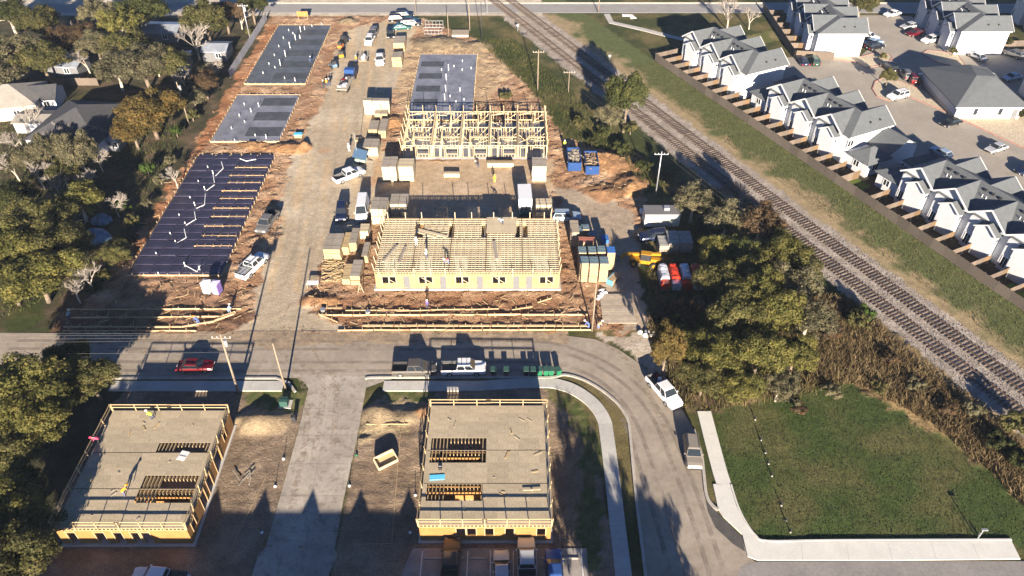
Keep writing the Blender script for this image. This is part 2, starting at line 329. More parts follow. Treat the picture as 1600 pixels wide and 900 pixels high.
for sc, lo, hi in ((.9, .80, 1.22), (4.5, .70, 1.32)):
    z = n.new('ShaderNodeTexNoise'); z.inputs['Scale'].default_value = sc; z.inputs['Detail'].default_value = 5; z.inputs['Roughness'].default_value = .65
    l.new(tc.outputs['Object'], z.inputs['Vector'])
    r = n.new('ShaderNodeMapRange'); r.inputs[1].default_value = .3; r.inputs[2].default_value = .7; r.inputs[3].default_value = lo; r.inputs[4].default_value = hi
    l.new(z.outputs[0], r.inputs[0]); v = n.new('ShaderNodeVectorMath'); v.operation = 'SCALE'; l.new(prev, v.inputs[0]); l.new(r.outputs[0], v.inputs['Scale']); prev = v.outputs[0]
l.new(prev, b.inputs['Base Color'])
bp = n.new('ShaderNodeBump'); bp.inputs['Strength'].default_value = .55; bp.inputs['Distance'].default_value = .12; l.new(z.outputs[0], bp.inputs['Height'])
zr_ = n.new('ShaderNodeTexNoise'); zr_.inputs['Scale'].default_value = 1.5; zr_.inputs['Detail'].default_value = 9; zr_.inputs['Roughness'].default_value = .72; zr_.inputs['Distortion'].default_value = .6; l.new(tc.outputs['Object'], zr_.inputs['Vector'])
bq = n.new('ShaderNodeBump'); bq.inputs['Distance'].default_value = .55; l.new(at.outputs['Alpha'], bq.inputs['Strength']); l.new(zr_.outputs[0], bq.inputs['Height']); l.new(bp.outputs[0], bq.inputs['Normal']); l.new(bq.outputs[0], b.inputs['Normal'])
gme = npmesh('ground', co, qd, [gm], True)
ca = gme.color_attributes.new('Col', 'FLOAT_COLOR', 'POINT'); ca.data.foreach_set('color', np.concatenate([COL.reshape(-1,3), np.clip((AMP.reshape(-1,1) - .05) / .12, .12, 1)], 1).astype(np.float32).ravel())
link('ground', gme, kind='structure')
# ------------------------------------------------------------------ paved sheets, kerbs, walks
def sheet(name, poly, z, m, kind='structure', t=.0):
    mb = MB(); pts = [(p[0], p[1], z) for p in poly]
    a_ = sum(pts[i][0]*pts[(i+1)%len(pts)][1] - pts[(i+1)%len(pts)][0]*pts[i][1] for i in range(len(pts)))
    if a_ < 0: pts.reverse()
    if t: mb.slab(pts, t)
    else: mb.face(pts)
    return mb.build(name, m, kind=kind)
def ribbon(mb, path, w_, z0, z1, m=0, off=0.0):
    """solid strip along a path"""
    path = [Vector((p[0], p[1], 0)) for p in path]; L = []; Rr = []
    for i, p in enumerate(path):
        d = (path[min(i+1, len(path)-1)] - path[max(i-1, 0)]).normalized(); nn = Vector((-d.y, d.x, 0))
        L.append(p + nn * (off + w_/2)); Rr.append(p + nn * (off - w_/2))
    for i in range(len(path) - 1):
        a, b_, c, d = Rr[i], Rr[i+1], L[i+1], L[i]
        mb.face([(q.x, q.y, z1) for q in (a, b_, c, d)], m)
        mb.face([(a.x,a.y,z0),(b_.x,b_.y,z0),(b_.x,b_.y,z1),(a.x,a.y,z1)], m); mb.face([(c.x,c.y,z0),(d.x,d.y,z0),(d.x,d.y,z1),(c.x,c.y,z1)], m)
    for q0, q1 in ((L[0], Rr[0]), (Rr[-1], L[-1])): mb.face([(q0.x,q0.y,z0),(q1.x,q1.y,z0),(q1.x,q1.y,z1),(q0.x,q0.y,z1)], m)
    return mb
sheet('street', STREET, .02, M_ASPH)
sheet('top_road', [(-260,197.9),(260,197.9),(260,204.6),(-260,204.6)], .02, mat('top_asphalt', (.26,.245,.23), .9, .1, .3, fine=.08))
sheet('asphalt_patch', pp((1098,760),(1106,785),(1122,803),(1160,840),(1164,862),(1145,850),(1118,825),(1106,800)), .026, M_ASPHD)
sheet('parking_lot', LOTP, .03, M_LOT)
tl = MB()
for Yk in (198.2, 204.2): tl.b2(-120, 120, Yk - .06, Yk + .06, .024, .028)
tl.build('road_edge_line', M_WHITEP, kind='structure')
ks = MB(); ribbon(ks, [(-120,205.0,0),(120,205.0,0)], .35, -.1, .14); ks.build('top_road_kerb', M_CURB, kind='structure')
sheet('cross_street', pp((1180,878),(1400,877),(1590,877)) + [Vector((90,43.4,0)), Vector((90,20,0)), Vector((27,20,0))] + pp((1150,905),(1158,885)), .026, mat('cool_asphalt', (.215,.20,.185), .9, .12, .3, .2, fine=.12))
def patchy(name, col, cover=.5, scale=.9, stretch=(1,1,1)):
    m = mat(name, col, .95, .2, 1.2, fine=.2); n = m.node_tree.nodes; l = m.node_tree.links; b = n['Principled BSDF']; tc = n.new('ShaderNodeTexCoord'); mp = n.new('ShaderNodeMapping'); mp.inputs['Scale'].default_value = stretch; z = n.new('ShaderNodeTexNoise'); z.inputs['Scale'].default_value = scale; z.inputs['Detail'].default_value = 8; z.inputs['Roughness'].default_value = .7
    l.new(tc.outputs['Object'], mp.inputs[0]); l.new(mp.outputs[0], z.inputs['Vector']); r = n.new('ShaderNodeMapRange'); r.inputs[1].default_value = 1 - cover - .14; r.inputs[2].default_value = 1 - cover + .16; l.new(z.outputs[0], r.inputs[0]); l.new(r.outputs[0], b.inputs['Alpha']); return m
M_MUD = patchy('mud_tracks', (.31,.235,.165), .40, 1.6, (.8,1,1)); M_TYM = patchy('tyre_marks', (.243,.205,.163), .45, .4, (.5,.7,1)); M_STAIN = patchy('concrete_stains', (.275,.232,.182), .34, .9)
mt = MB()
for k, off in enumerate((-2.9,-1.3,1.2,2.8)):
    ribbon(mt, arc([Vector((-70,74.2+off,0)), Vector((-30,74.1+off,0)), Vector((-8,74.1+off,0)), Vector((3.5,74.0+off,0)), Vector((9.6,72.2+off*.95,0)), Vector((14.0+off*.45,68.2+off*.8,0)), Vector((16.8+off*.85,62.5+off*.4,0)), Vector((18.3+off,54,0)), Vector((19.5+off,44,0)), Vector((20.2+off,34,0))], 6), .55, .0285, .0295)
mt.build('tyre_marks', M_TYM, kind='structure')
mt = MB()
for pts_ in (pp((440,512),(450,545),(478,575),(505,600),(490,720)), pp((425,512),(432,540),(470,590),(480,660),(455,800)), pp((470,512),(500,535),(600,540),(760,535)), pp((455,512),(420,535),(330,548),(200,550)), pp((470,510),(500,560),(525,600),(520,700)), pp((485,512),(520,525),(640,530),(840,532)), pp((940,532),(975,560),(1010,610),(1040,670))): ribbon(mt, arc([Vector((q.x,q.y,0)) for q in pts_], 6), .8, .030, .031)
mt.build('mud_tracks', M_MUD, kind='structure')
sheet('driveway_stains', DRIVE, .029, M_STAIN)
rv = random.Random(4)
ve = [Vector((-64 + k*1.6, 76.6 + rv.uniform(-.5,.5) - (1.2*math.exp(-((k*1.6-31)/7)**2)), 0)) for k in range(46)] + [Vector((-64 + k*1.6, 78.9, 0)) for k in reversed(range(46))]
sheet('dusty_verge', ve, .026, patchy('tracked_dust', (.32,.24,.16), .58, .7))
# driveway: base sheet and concrete panels
dr = sheet('driveway', DRIVE, .022, M_CONCD)
jm = MB()
for yp in (638, 680, 725, 775, 830):
    a_, b_ = P(480 + (612 - yp) * .28 + 3, yp), P(561 + (640 - yp) * .16 - 3, yp); jm.b2(a_.x, b_.x, a_.y - .02, a_.y + .02, .0225, .027)
for yp0, yp1 in ((610, 890),): jm.beam(P(520, 612, .025), P(462, 890, .025), .03, .004)
jm.build('joint', mat('joint_dark', (.12,.11,.10), .9), dr)
pad = sheet('parking_pad', [(-12.9,38),(8.1,38),(8.1,44.9),(-10.8,44.9)], .024, mat('pad_concrete', (.25,.225,.20), .85, .25, .5, .1, fine=.12))
lm = MB()
for k in range(8): lm.b2(-9.75 + k*2.46, -9.65 + k*2.46, 38, 44.6, .028, .030)
lm.build('stall_line', M_WHITEP, pad)
ws = MB()
for k in range(7): ws.b2(-9.4 + k*2.46, -7.6 + k*2.46, 43.6, 43.75, .024, .14)
ws.build('wheel_stop', M_CURB, pad)
# kerbs
kb = MB()
kin = arc([Vector((-19.6,69.8,0)), Vector((-17.2,70.0,0)), Vector((0,70.0,0)), Vector((5,69.95,0))] + pp((882,586),(907,592),(924,600),(940,610),(953,620),(965,631),(975,645),(981,658),(984,675),(992,760),(1002,845),(1012,925)), 4)
ribbon(kb, kin, .32, -.05, .15); kb.build('inner_kerb', M_CURB, kind='structure')
kb = MB(); ribbon(kb, [(-75,69.85,0),(-31.5,69.85,0),(-29.6,69.0,0),(-28.4,67.4,0)], .32, -.05, .15); kb.build('left_kerb', M_CURB, kind='structure')
kb = MB(); ribbon(kb, arc(pp((1084,672),(1096,712),(1100,745),(1104,775),(1113,790),(1122,797)), 5), .34, -.05, .15); kb.build('outer_kerb', M_CURB, kind='structure')
def walk(name, path, wd, z1, step, m=M_CONC):
    """a walk of separately poured slabs"""
    path = [Vector((p[0], p[1], 0)) for p in path]; root = None; acc = [path[0]]; run = 0
    base = MB(); ribbon(base, path, wd - .06, -.1, z1 - .03); root = base.build(name, m, kind='structure')
    for i in range(1, len(path)):
        d = path[i] - path[i-1]; L = d.length; t = 0
        while L - t + run >= step:
            need = step - run; t += need; q = path[i-1] + d * (t / L); acc.append(q)
            sb = MB(); e0 = (acc[1] - acc[0]).normalized() * .012; ribbon(sb, [acc[0] + e0] + acc[1:-1] + [q - (acc[-1]-acc[-2]).normalized() * .012], wd, -.08, z1)
            sb.build('slab', m, root); acc = [q]; run = 0
        run += L - t
        if (path[i] - acc[-1]).length > .01: acc.append(path[i])
    if len(acc) > 1: sb = MB(); ribbon(sb, acc, wd, -.08, z1); sb.build('slab', m, root)
    return root
walk('curved_sidewalk', [Vector((-17.0,68.45,0))] + WALK, 1.75, .10, 1.8)
walk('left_sidewalk', [(-53,68.45,0),(-30.2,68.45,0)], 1.75, .10, 1.8)
walk('lawn_walk', WALK2, 1.75, .10, 1.8, mat('new_concrete', (.52,.505,.46), .85, .06, .6, fine=.05, objvar=.03))
M_NEWC = MATS['new_concrete']
ap = sheet('concrete_apron', pp((1114,757),(1140,757),(1150,790),(1162,815),(1178,838),(1196,848),(1580,846),(1594,874),(1400,876),(1185,876),(1168,870),(1160,836),(1130,808),(1122,796)), .10, M_NEWC, t=.16)
jm = MB()
for xp in (1252, 1322, 1388, 1455, 1520): jm.beam(P(xp, 849, .102), P(xp + (xp-1300)*.03 + 4, 875, .102), .03, .004)
jm.build('joint', mat('joint_pale', (.30,.28,.25), .9), ap)
kb = MB(); ribbon(kb, arc(pp((1142,758),(1152,790),(1164,815),(1180,837),(1200,846),(1300,845),(1580,844)), 4), .2, -.05, .17); kb.build('apron_kerb', M_NEWC, kind='structure')
# parking islands with red kerbs
for nm, q in (('west_island', [(1283,90),(1345,89),(1368,83),(1388,85),(1394,91),(1388,98),(1368,104),(1352,106),(1340,98)]), ('middle_island', [(1363,140),(1367,128),(1380,122),(1402,126),(1442,142),(1500,181),(1600,182),(1700,220),(1700,262),(1600,232),(1540,205),(1470,172),(1412,148),(1388,158),(1370,151)]), ('east_island', [(1440,84),(1449,79),(1495,84),(1508,102),(1490,104),(1464,98)])):
    poly = pp(*q); sheet(nm, poly, .10, M_GRAV, t=.14); kb = MB(); ribbon(kb, list(poly) + [poly[0]], .22, -.02, .16); kb.build(nm + '_kerb', M_RED, kind='structure')
lm = MB()
def stall(p0, p1): lm.beam(P(*p0, .024), P(*p1, .024), .12, .006)
for k in range(7): stall((1415 + k*27, 160 + k*13.4), (1392 + k*29 + 40, 163 + k*13.6 + 8))
for k in range(6): stall((1285 + k*17, 92 + k*.1), (1290 + k*17.4, 106))
for k in range(5): stall((1392 + k*11, 22 + k*13), (1412 + k*11, 20 + k*13))
lm.build('parking_lines', M_WHITEP, kind='structure')
# small footpath at the top
kb = MB(); ribbon(kb, pp((948,22),(955,35),(1000,45),(1068,62)), 1.6, -.05, .06); kb.build('top_footpath', M_CONC, kind='structure')
kb = MB(); ribbon(kb, pp((972,24),(985,24),(990,29)), 1.6, -.05, .08); kb.build('crossing_pad', M_WHITEP, kind='structure')
# ------------------------------------------------------------------ railway
tie = MB().box((0,0,.05), (2.5,.2,.13)).mesh('sleeper', M_TIE)
for w_, lab in (('A', 'railway track nearer the townhouse fence, rusty rails on dark sleepers'), ('B', 'railway track nearer the building site, rusty rails on dark sleepers')):
    mid = Vector((trackX(130, w_), 130, 0)); t = thing('railway_track', lab, 'railway track', mid, RZ, 'two parallel railway tracks')
    for s in (-1, 1): MB().b2(-98, 118, s*.7175 - .05, s*.7175 + .05, .135, .27).build('rail', M_RAIL, t)
    k0 = 0; sp = .62; x = -72.0; cnt = 0
    while cnt < 268:
        o = link('sleeper', tie, t, (x + random.uniform(-.05,.05), random.uniform(-.06,.06), random.uniform(-.02,.03)), R(90 + random.uniform(-1.5,1.5))); x += sp; cnt += 1
    rest = MB(); x2 = -72 - sp
    while x2 > -98: rest.box((x2,0,.05), (.23,2.6,.16)); x2 -= sp
    while x < 118: rest.box((x,0,.05), (.23,2.6,.16)); x += sp
    rest.build('sleepers_beyond', M_TIE, t, kind='stuff')
# loose stones on the ballast shoulders
rng = np.random.default_rng(5)
def stones(name, pts, smin, smax, m, lab=None, cat=None):
    N = len(pts); s = rng.uniform(smin, smax, N); v = np.array([(1,0,0),(-.5,.87,0),(-.5,-.87,0),(0,0,1)], float)
    a = rng.uniform(0, 6.28, N); ca_, sa_ = np.cos(a), np.sin(a)
    V = v[None] * s[:,None,None] * rng.uniform(.6,1.3,(N,1,3)); X = V[...,0]*ca_[:,None]-V[...,1]*sa_[:,None]; Y = V[...,0]*sa_[:,None]+V[...,1]*ca_[:,None]
    co = np.stack([X,Y,V[...,2]],-1) + np.array(pts)[:,None,:]
    f = np.array([(0,1,3),(1,2,3),(2,0,3)])[None] + (np.arange(N)*4)[:,None,None]
    o = link(name, npmesh(name, co.reshape(-1,3), f.reshape(-1,3), [m]), kind='stuff')
    if lab: tag(o, lab, cat)
    return o
pts = []
for k in range(26000):
    Y = 55 + 150 * random.random() ** 1.3; c0 = (trackX(Y,'A') + trackX(Y,'B'))/2; pts.append((c0 + random.uniform(-5.3,5.3)/.8985, Y, -.02))
stones('ballast_stones', pts, .04, .10, M_BALL, 'loose grey ballast stones between and beside the tracks', 'ballast')
# ------------------------------------------------------------------ townhouses
D_, EV, RG = 10.8, 5.7, 8.1
def window_at(parent, c, wd, ht, facing, panes=2):
    """facing: '-y','+x','+y','-x' in the parent's frame; frame part with pane sub-parts"""
    fr = MB(); pn = []
    ax = 1 if facing[1] == 'y' else 0; s = -1 if facing[0] == '-' else 1
    def pb(u, v, uw, vh, d0, d1):
        if ax: return (c[0]+u, c[1]+s*(d0+d1)/2, c[2]+v), (uw, abs(d1-d0), vh)
        return (c[0]+s*(d0+d1)/2, c[1]+u, c[2]+v), (abs(d1-d0), uw, vh)
    for u, v, uw, vh in ((0, ht/2, wd+.16, .1), (0, -ht/2, wd+.16, .1), (-wd/2, 0, .1, ht), (wd/2, 0, .1, ht)): fr.box(*pb(u, v, uw, vh, .0, .07))
    if panes == 2: fr.box(*pb(0, 0, .08, ht-.1, .0, .06))
    f = fr.build('window', M_TRIM, parent)
    for k in range(panes):
        u = 0 if panes == 1 else (-wd/4 if k == 0 else wd/4); MB().box(*pb(u, 0, wd/panes - .1, ht - .1, .0, .03)).build('pane', M_GLASS, f)
    return f
def gable_roof(mb, x0, yA, yB, hw, zr, ze, t=.16):
    """ridge along y at x0"""
    mb.slab([(x0-hw,yA,ze),(x0,yA,zr),(x0,yB,zr),(x0-hw,yB,ze)][::-1], t); mb.slab([(x0,yA,zr),(x0+hw,yA,ze),(x0+hw,yB,ze),(x0,yB,zr)], t)
def hip_roof(mb, x0, x1, y0, y1, ze, zr, t=.15):
    if (x1-x0) >= (y1-y0):
        h = (y1-y0)/2; a, b = (x0+h,(y0+y1)/2,zr), (x1-h,(y0+y1)/2,zr)
        fs = [[(x0,y0,ze),(x1,y0,ze),b,a],[(x1,y1,ze),(x0,y1,ze),a,b],[(x0,y1,ze),(x0,y0,ze),a],[(x1,y0,ze),(x1,y1,ze),b]]
    else:
        h = (x1-x0)/2; a, b = ((x0+x1)/2,y0+h,zr), ((x0+x1)/2,y1-h,zr)
        fs = [[(x0,y0,ze),(x1,y0,ze),a],[(x1,y0,ze),(x1,y1,ze),b,a],[(x1,y1,ze),(x0,y1,ze),b],[(x0,y1,ze),(x0,y0,ze),a,b]]
    for f in fs: mb.slab(f, t)
def row(label, loc, rz, n, annex_far=False, annex_near=False, win_end=False, depth=D_):
    t = thing('townhouse_row', label, 'townhouses', loc, rz, 'white townhouse rows with grey roofs')
    D = depth; fc = [3.4 + 6.8*i for i in range(n)]; rc = [c + 1.8 for c in fc]; xe = rc[-1] + 3.45
    for i in range(n):                                  # walls, one part per unit
        x0 = 0.15 if i == 0 else 6.8*i; x1 = 6.8*(i+1) if i < n-1 else xe - .3
        wl = MB(); wl.b2(x0, x1, .25, D-.25, 0, EV-.15)
        wl.slab([(fc[i]-3.2,.3,EV-.1),(fc[i]+3.2,.3,EV-.1),(fc[i],.3,RG-.25)], .01)
        for yq in (.24, D-.24):
            c0 = fc[i] if yq < 1 else rc[i]; a3 = [(c0-3.3,yq,EV-.16),(c0+3.3,yq,EV-.16),(c0,yq,RG-.2)]; wl.face(a3)
        wl.build('wall', M_WALL, t)
        bay = MB(); bay.b2(fc[i]-.9, fc[i]+2.6, -1.0, .25, 0, 4.9); bay.b2(fc[i]-2.6, fc[i]-.9, -.5, .25, 0, 5.5); bay.build('bay_wall', M_WALL, t)
        window_at(t, (fc[i]+2.6, -.4, 3.8), .5, 1.0, '+x', 1)
        window_at(t, (fc[i]-.9, -.6, 4.0), .7, 1.1, '-x', 1); window_at(t, (fc[i]-1.7, -.5, 1.6), 1.0, 1.9, '-y')
        r = MB(); gable_roof(r, fc[i], -.45, D/2, 3.42, RG, EV); ro = r.build('front_gable_roof', M_ROOF, t)
        fa = MB()
        for s in (-1, 1): fa.beam((fc[i]+s*3.44,-.47,EV-.06), (fc[i],-.47,RG-.06), .06, .26)
        fa.build('fascia', M_TRIM, ro)
        r = MB(); gable_roof(r, rc[i], D/2, D+.45, 3.42, RG-.004, EV); rr = r.build('rear_gable_roof', M_ROOF, t)
        fa = MB()
        for s in (-1, 1): fa.beam((rc[i]+s*3.44,D+.47,EV-.06), (rc[i],D+.47,RG-.06), .06, .22)
        fa.build('fascia', M_TRIM, rr)
        b_ = MB(); c1 = fc[i] + .85
        b_.slab([(c1-2.0,-1.3,4.85),(c1,-1.3,6.15),(c1,1.2,6.15),(c1-2.0,1.2,4.85)][::-1], .14); b_.slab([(c1,-1.3,6.15),(c1+2.0,-1.3,4.85),(c1+2.0,1.2,4.85),(c1,1.2,6.15)], .14)
        bo = b_.build('bay_roof', M_ROOF, t); fa = MB()
        for s in (-1, 1): fa.beam((c1+s*2.02,-1.32,4.78), (c1,-1.32,6.08), .06, .2)
        fa.build('fascia', M_TRIM, bo)
        MB().face([(c1-1.7,-1.02,4.88),(c1+1.7,-1.02,4.88),(c1,-1.02,6.0)]).build('bay_gable', M_WALL, t)
        if i < n-1:
            for k in range(3): MB().box((fc[i]+2.2+k*1.35, D/2-1.3, RG-.38), (.4,.4,.3)).build('roof_vent', M_DARK, t)
            for k in range(2): MB().tube((fc[i]+2.6+k*.7, D/2-2.4, RG-1.2), (fc[i]+2.6+k*.7, D/2-2.4, RG-.6), .06).build('vent_pipe', M_PVC, t)
    for k in range(2): MB().box((xe-1.4, D*.55 + k*2.4, EV+1.05), (.35,.35,.3)).build('roof_vent', M_DARK, t)
    mr = MB(); a, b = fc[0], rc[-1]; h = D/2; z = RG - .008; t_ = .15
    mr.slab([(a-3.4,0,EV-.01),(xe,0,EV-.01),(b,h,z),(a,h,z)], t_); mr.slab([(xe,D,EV-.01),(a-3.4,D,EV-.01),(a,h,z),(b,h,z)], t_)
    mr.slab([(xe,0,EV-.01),(xe,D,EV-.012),(b,D,z-.002),(b,h,z)], t_); mr.slab([(a-3.4,D,EV-.01),(a-3.4,0,EV-.01),(a,h,z)], t_)
    mo = mr.build('main_roof', M_ROOF, t)
    MB().b2(xe-.02, xe+.05, -.05, D+.05, EV-.24, EV-.02).build('fascia', M_TRIM, mo)
    if win_end: window_at(t, (xe-.3, .9, 4.2), 1.4, 1.3, '+x'); window_at(t, (xe-.3, D-1.5, 4.2), .8, .8, '+x')
    if annex_far:
        an = MB(); an.b2(-4.4, .1, .3, 5.3, 0, 2.9); an.b2(-3.6, .1, 5.3, D-.3, 0, 4.0); an.build('annex_wall', M_WALL, t)
        r = MB(); hip_roof(r, -4.9, .9, -.2, 5.6, 2.9, 4.6); r.build('annex_roof', M_ROOF, t)
        r = MB(); hip_roof(r, -4.2, .8, 5.2, D+.2, 4.0, 6.0); r.build('annex_roof', M_ROOF, t)
        window_at(t, (-2.2, .3, 1.7), 1.3, 1.2, '-y'); window_at(t, (-4.4, 3.0, 1.7), 1.2, 1.2, '-x')
    if annex_near:
        an = MB(); an.b2(xe-.3, xe+4.6, 5.8, D+2.0, 0, 3.6); an.b2(xe-.3, xe+5.0, .5, 5.5, 0, 2.9); an.build('annex_wall', M_WALL, t)
        MB().face([(xe+4.61,5.8,3.6),(xe+4.61,D+2,3.6),(xe+4.61,(D+7.8)/2,5.5)]).build('annex_gable', M_WALL, t)
        r = MB(); ym = (D+7.8)/2
        r.slab([(xe-.2,5.3,3.45),(xe+5.1,5.3,3.45),(xe+5.1,ym,5.65),(xe-.2,ym,5.65)], .15); r.slab([(xe+5.1,D+2.5,3.45),(xe-.2,D+2.5,3.45),(xe-.2,ym,5.65),(xe+5.1,ym,5.65)], .15); r.build('annex_roof', M_ROOF, t)
        r = MB(); hip_roof(r, xe+.4, xe+5.5, -.1, 6.0, 2.9, 4.7); r.build('annex_roof', M_ROOF, t)
        window_at(t, (xe+5.0, 2.6, 1.7), 1.5, 1.3, '+x'); window_at(t, (xe+2.5, .5, 1.7), 1.3, 1.2, '-y')
    return t
row('far row of white townhouses with stepped grey gables beside a grass corner', AB(2.2, 5.6), RZ, 3)
row('middle row of white townhouses with stepped gables and a low hipped annex', AB(31.1, 5.6), RZ, 3, True, True, True)
row('nearest row of white townhouses, running out of the right edge of the photo', AB(65.4, 5.6), RZ, 4, True, True, True)
row('white townhouse row at the top with a blank sunlit end wall above two parked cars', (69.9, 192.9, 0), R(-90), 3, depth=11.2)
row('white townhouse row at top right with a blank sunlit end wall and hedge', (103.2, 194.2, 0), R(-90), 3, depth=11.6)
row('sliver of a shaded white townhouse row at the far top right', (128.5, 196.0, 0), R(-90), 3, depth=11)
t = thing('clubhouse', 'single storey white building with a wide grey hip roof in the car park', 'building', (89.4, 140.6, 0))
MB().b2(.5, 13.6, .5, 17.5, 0, 3.0).build('wall', M_WALL, t); MB().b2(.44, 13.66, .44, 17.56, 0, .8).build('stone_base', mat('tan_stone', (.45,.38,.30), .9, .2, 2, fine=.2), t)
r = MB(); e, zr = 3.05, 6.3
for f in ([(-.4,-.3,e),(14.5,-.3,e),(9.6,6.8,zr),(6.0,7.4,zr)], [(14.5,-.3,e),(14.5,18.2,e),(7,12.5,zr),(9.6,6.8,zr)], [(14.5,18.2,e),(-.4,18.2,e),(7,12.5,zr)], [(-.4,18.2,e),(-.4,-.3,e),(6.0,7.4,zr),(7,12.5,zr)], [(6.0,7.4,zr),(9.6,6.8,zr),(7,12.5,zr)]): r.slab(f, .15)
ro = r.build('roof', M_ROOF, t); MB().b2(-.42,14.52,-.36,-.28,2.86,3.06).build('fascia', M_TRIM, ro)
for x in (4.4, 9.4): window_at(t, (x, .5, 1.7), .9, 1.5, '-y', 1)
d = MB().b2(12.0, 13.0, .40, .5, .05, 2.15).build('door', M_GYP, t); MB().box((12.15,.37,1.1), (.05,.06,.15)).build('handle', M_DARK, d)
t = thing('white_house', 'shaded white wall of a house at the right edge behind the clubhouse', 'house', (109, 139, 0))
MB().b2(0, 12, 0, 14, 0, 5.2).build('wall', M_WALL, t); r = MB(); hip_roof(r, -.5, 12.5, -.5, 14.5, 5.2, 7.6); r.build('roof', M_ROOF, t); window_at(t, (0, 3, 3.6), 1.0, 1.3, '-x')
# the long building behind the camera: only its peaked shadow reaches the picture
t = thing('shadow_townhouses', 'long townhouse row below the picture whose peaked roofline shadows the foreground', 'townhouses', (-20.5, 12.9, 0))
MB().b2(-33, 26.5, -4, 6.2, 0, 7.6).build('wall', M_WALL, t)
r = MB(); r.slab([(-33.4,-4.4,7.4),(26.9,-4.4,7.4),(26.9,4.4,9.2),(-33.4,4.4,9.2)], .2); r.slab([(26.9,6.6,7.8),(-33.4,6.6,7.8),(-33.4,4.4,9.2),(26.9,4.4,9.2)], .2); r.build('roof', M_ROOF, t)
for k in range(8):
    x = -16.1 + k*5.55; r = MB(); gable_roof(r, x, 3.9, 6.8, 1.5, 9.38, 8.1); r.build('dormer_roof', M_ROOF, t); MB().slab([(x-1.3,6.4,8.0),(x+1.3,6.4,8.0),(x,6.4,9.2)], .02).build('dormer_wall', M_WALL, t)
    window_at(t, (x, 6.2, 5.2), 1.4, 1.4, '+y')
# ------------------------------------------------------------------ fences
def fence_panel_mesh(L, h, m, nm='panel'):
    mb = MB(); k = int(L / .15); rr = random.Random(int(L*100)+len(nm))
    for i in range(k):
        x = -L/2 + (i+.5)*L/k; hh = h + rr.uniform(-.03,.02); mb.box((x, rr.uniform(-.006,.006), hh/2 + .04), (L/k - .008, .022, hh - .04))
    for z in (.4, h - .35): mb.box((0, .035, z), (L, .04, .09))
    return mb.mesh(nm, m)
M_FENCEL = mat('grey_long_fence', (.095,.078,.063), .9, .18, 3, .2, fine=.2, objvar=.2); fp_long = fence_panel_mesh(2.4, 1.85, M_FENCEL, 'fence_panel'); fp_old = fence_panel_mesh(2.4, 1.85, M_FENCE); fp_new = fence_panel_mesh(1.8, 1.75, M_FENCEN); fp_o2 = fence_panel_mesh(1.8, 1.75, M_FENCE)
post_m = MB().b2(-.05,.05,-.05,.05,0,1.95).mesh('post', M_FENCE)
def fence(label, p0, p1, me, L, posts=True, last=None, group=None):
    p0 = Vector((p0[0],p0[1],0)); p1 = Vector((p1[0],p1[1],0)); d = p1 - p0; n = max(1, round(d.length / L)); st = d.length / n
    t = thing('wooden_fence', label, 'fence', p0, math.atan2(d.y, d.x), group)
    for i in range(n):
        o = link('panel', last if (last and i == n-1) else me, t, (st*(i+.5), 0, random.uniform(-.02,.02)), R(random.uniform(-.8,.8))); o.scale.x = (st-.03)/L
        if posts: link('post', post_m, t, (st*i, .07, 0))
    return t
fence('long weathered wooden fence running beside the railway grass', AB(0,0), AB(112,0), fp_long, 2.4)
i = 0
for k in range(29):
    a = k*3.42 + .02
    if 27.5 <= a <= 29.5 or 61 <= a <= 64: continue
    fence(ordn(i) + ' short yard fence from the far end of the long railway fence', AB(a,.12), AB(a,5.0 if i else 6.6), fp_o2, 1.8, False, fp_new if i else None, 'short yard fences behind the townhouses'); i += 1
fence('dark shaded fence along the yards of the top townhouse row', (65.6,200), (65.6,170.4), fp_old, 2.4)
for k in range(6): fence(ordn(k) + ' small yard fence from the top behind the top townhouse row', (65.8,195.4-k*4.1), (69.6,195.4-k*4.1), fp_o2, 1.8, False, fp_new, 'yard fences of the top row')
fence('weathered fence facing the camera beside two parked dark cars', (65.9,170.3), (74.4,169.3), fp_old, 2.4)
for k, (a, b) in enumerate((((116,176),(124,176.5)), ((117,171),(126,171.5)))): fence(('upper' if k == 0 else 'lower') + ' of two tan fences right of the far right blank wall', a, b, fp_o2, 1.8, False)
fence('brown wooden fence behind a small green lawn among the left trees', P(90,134), P(155,134), fp_o2, 1.8)
# corrugated metal fence on the left edge of the site
t = thing('metal_fence', 'grey corrugated metal fence at the top left edge of the site', 'fence', (-62.6, 161, 0), R(90))
cm = MB()
for k in range(16):
    x = -1.2 + k*.15; cm.face([(x,0,0),(x+.075,.05,0),(x+.075,.05,1.9),(x,0,1.9)]); cm.face([(x+.075,.05,0),(x+.15,0,0),(x+.15,0,1.9),(x+.075,.05,1.9)])
cmm = cm.mesh('panel', mat('grey_sheet', (.30,.31,.34), .5, .12, 1, metal=.4, objvar=.12))
for k in range(14): link('panel', cmm, t, (k*2.42, 0, 0)); link('post', post_m, t, (k*2.42 - 1.2, .1, 0))
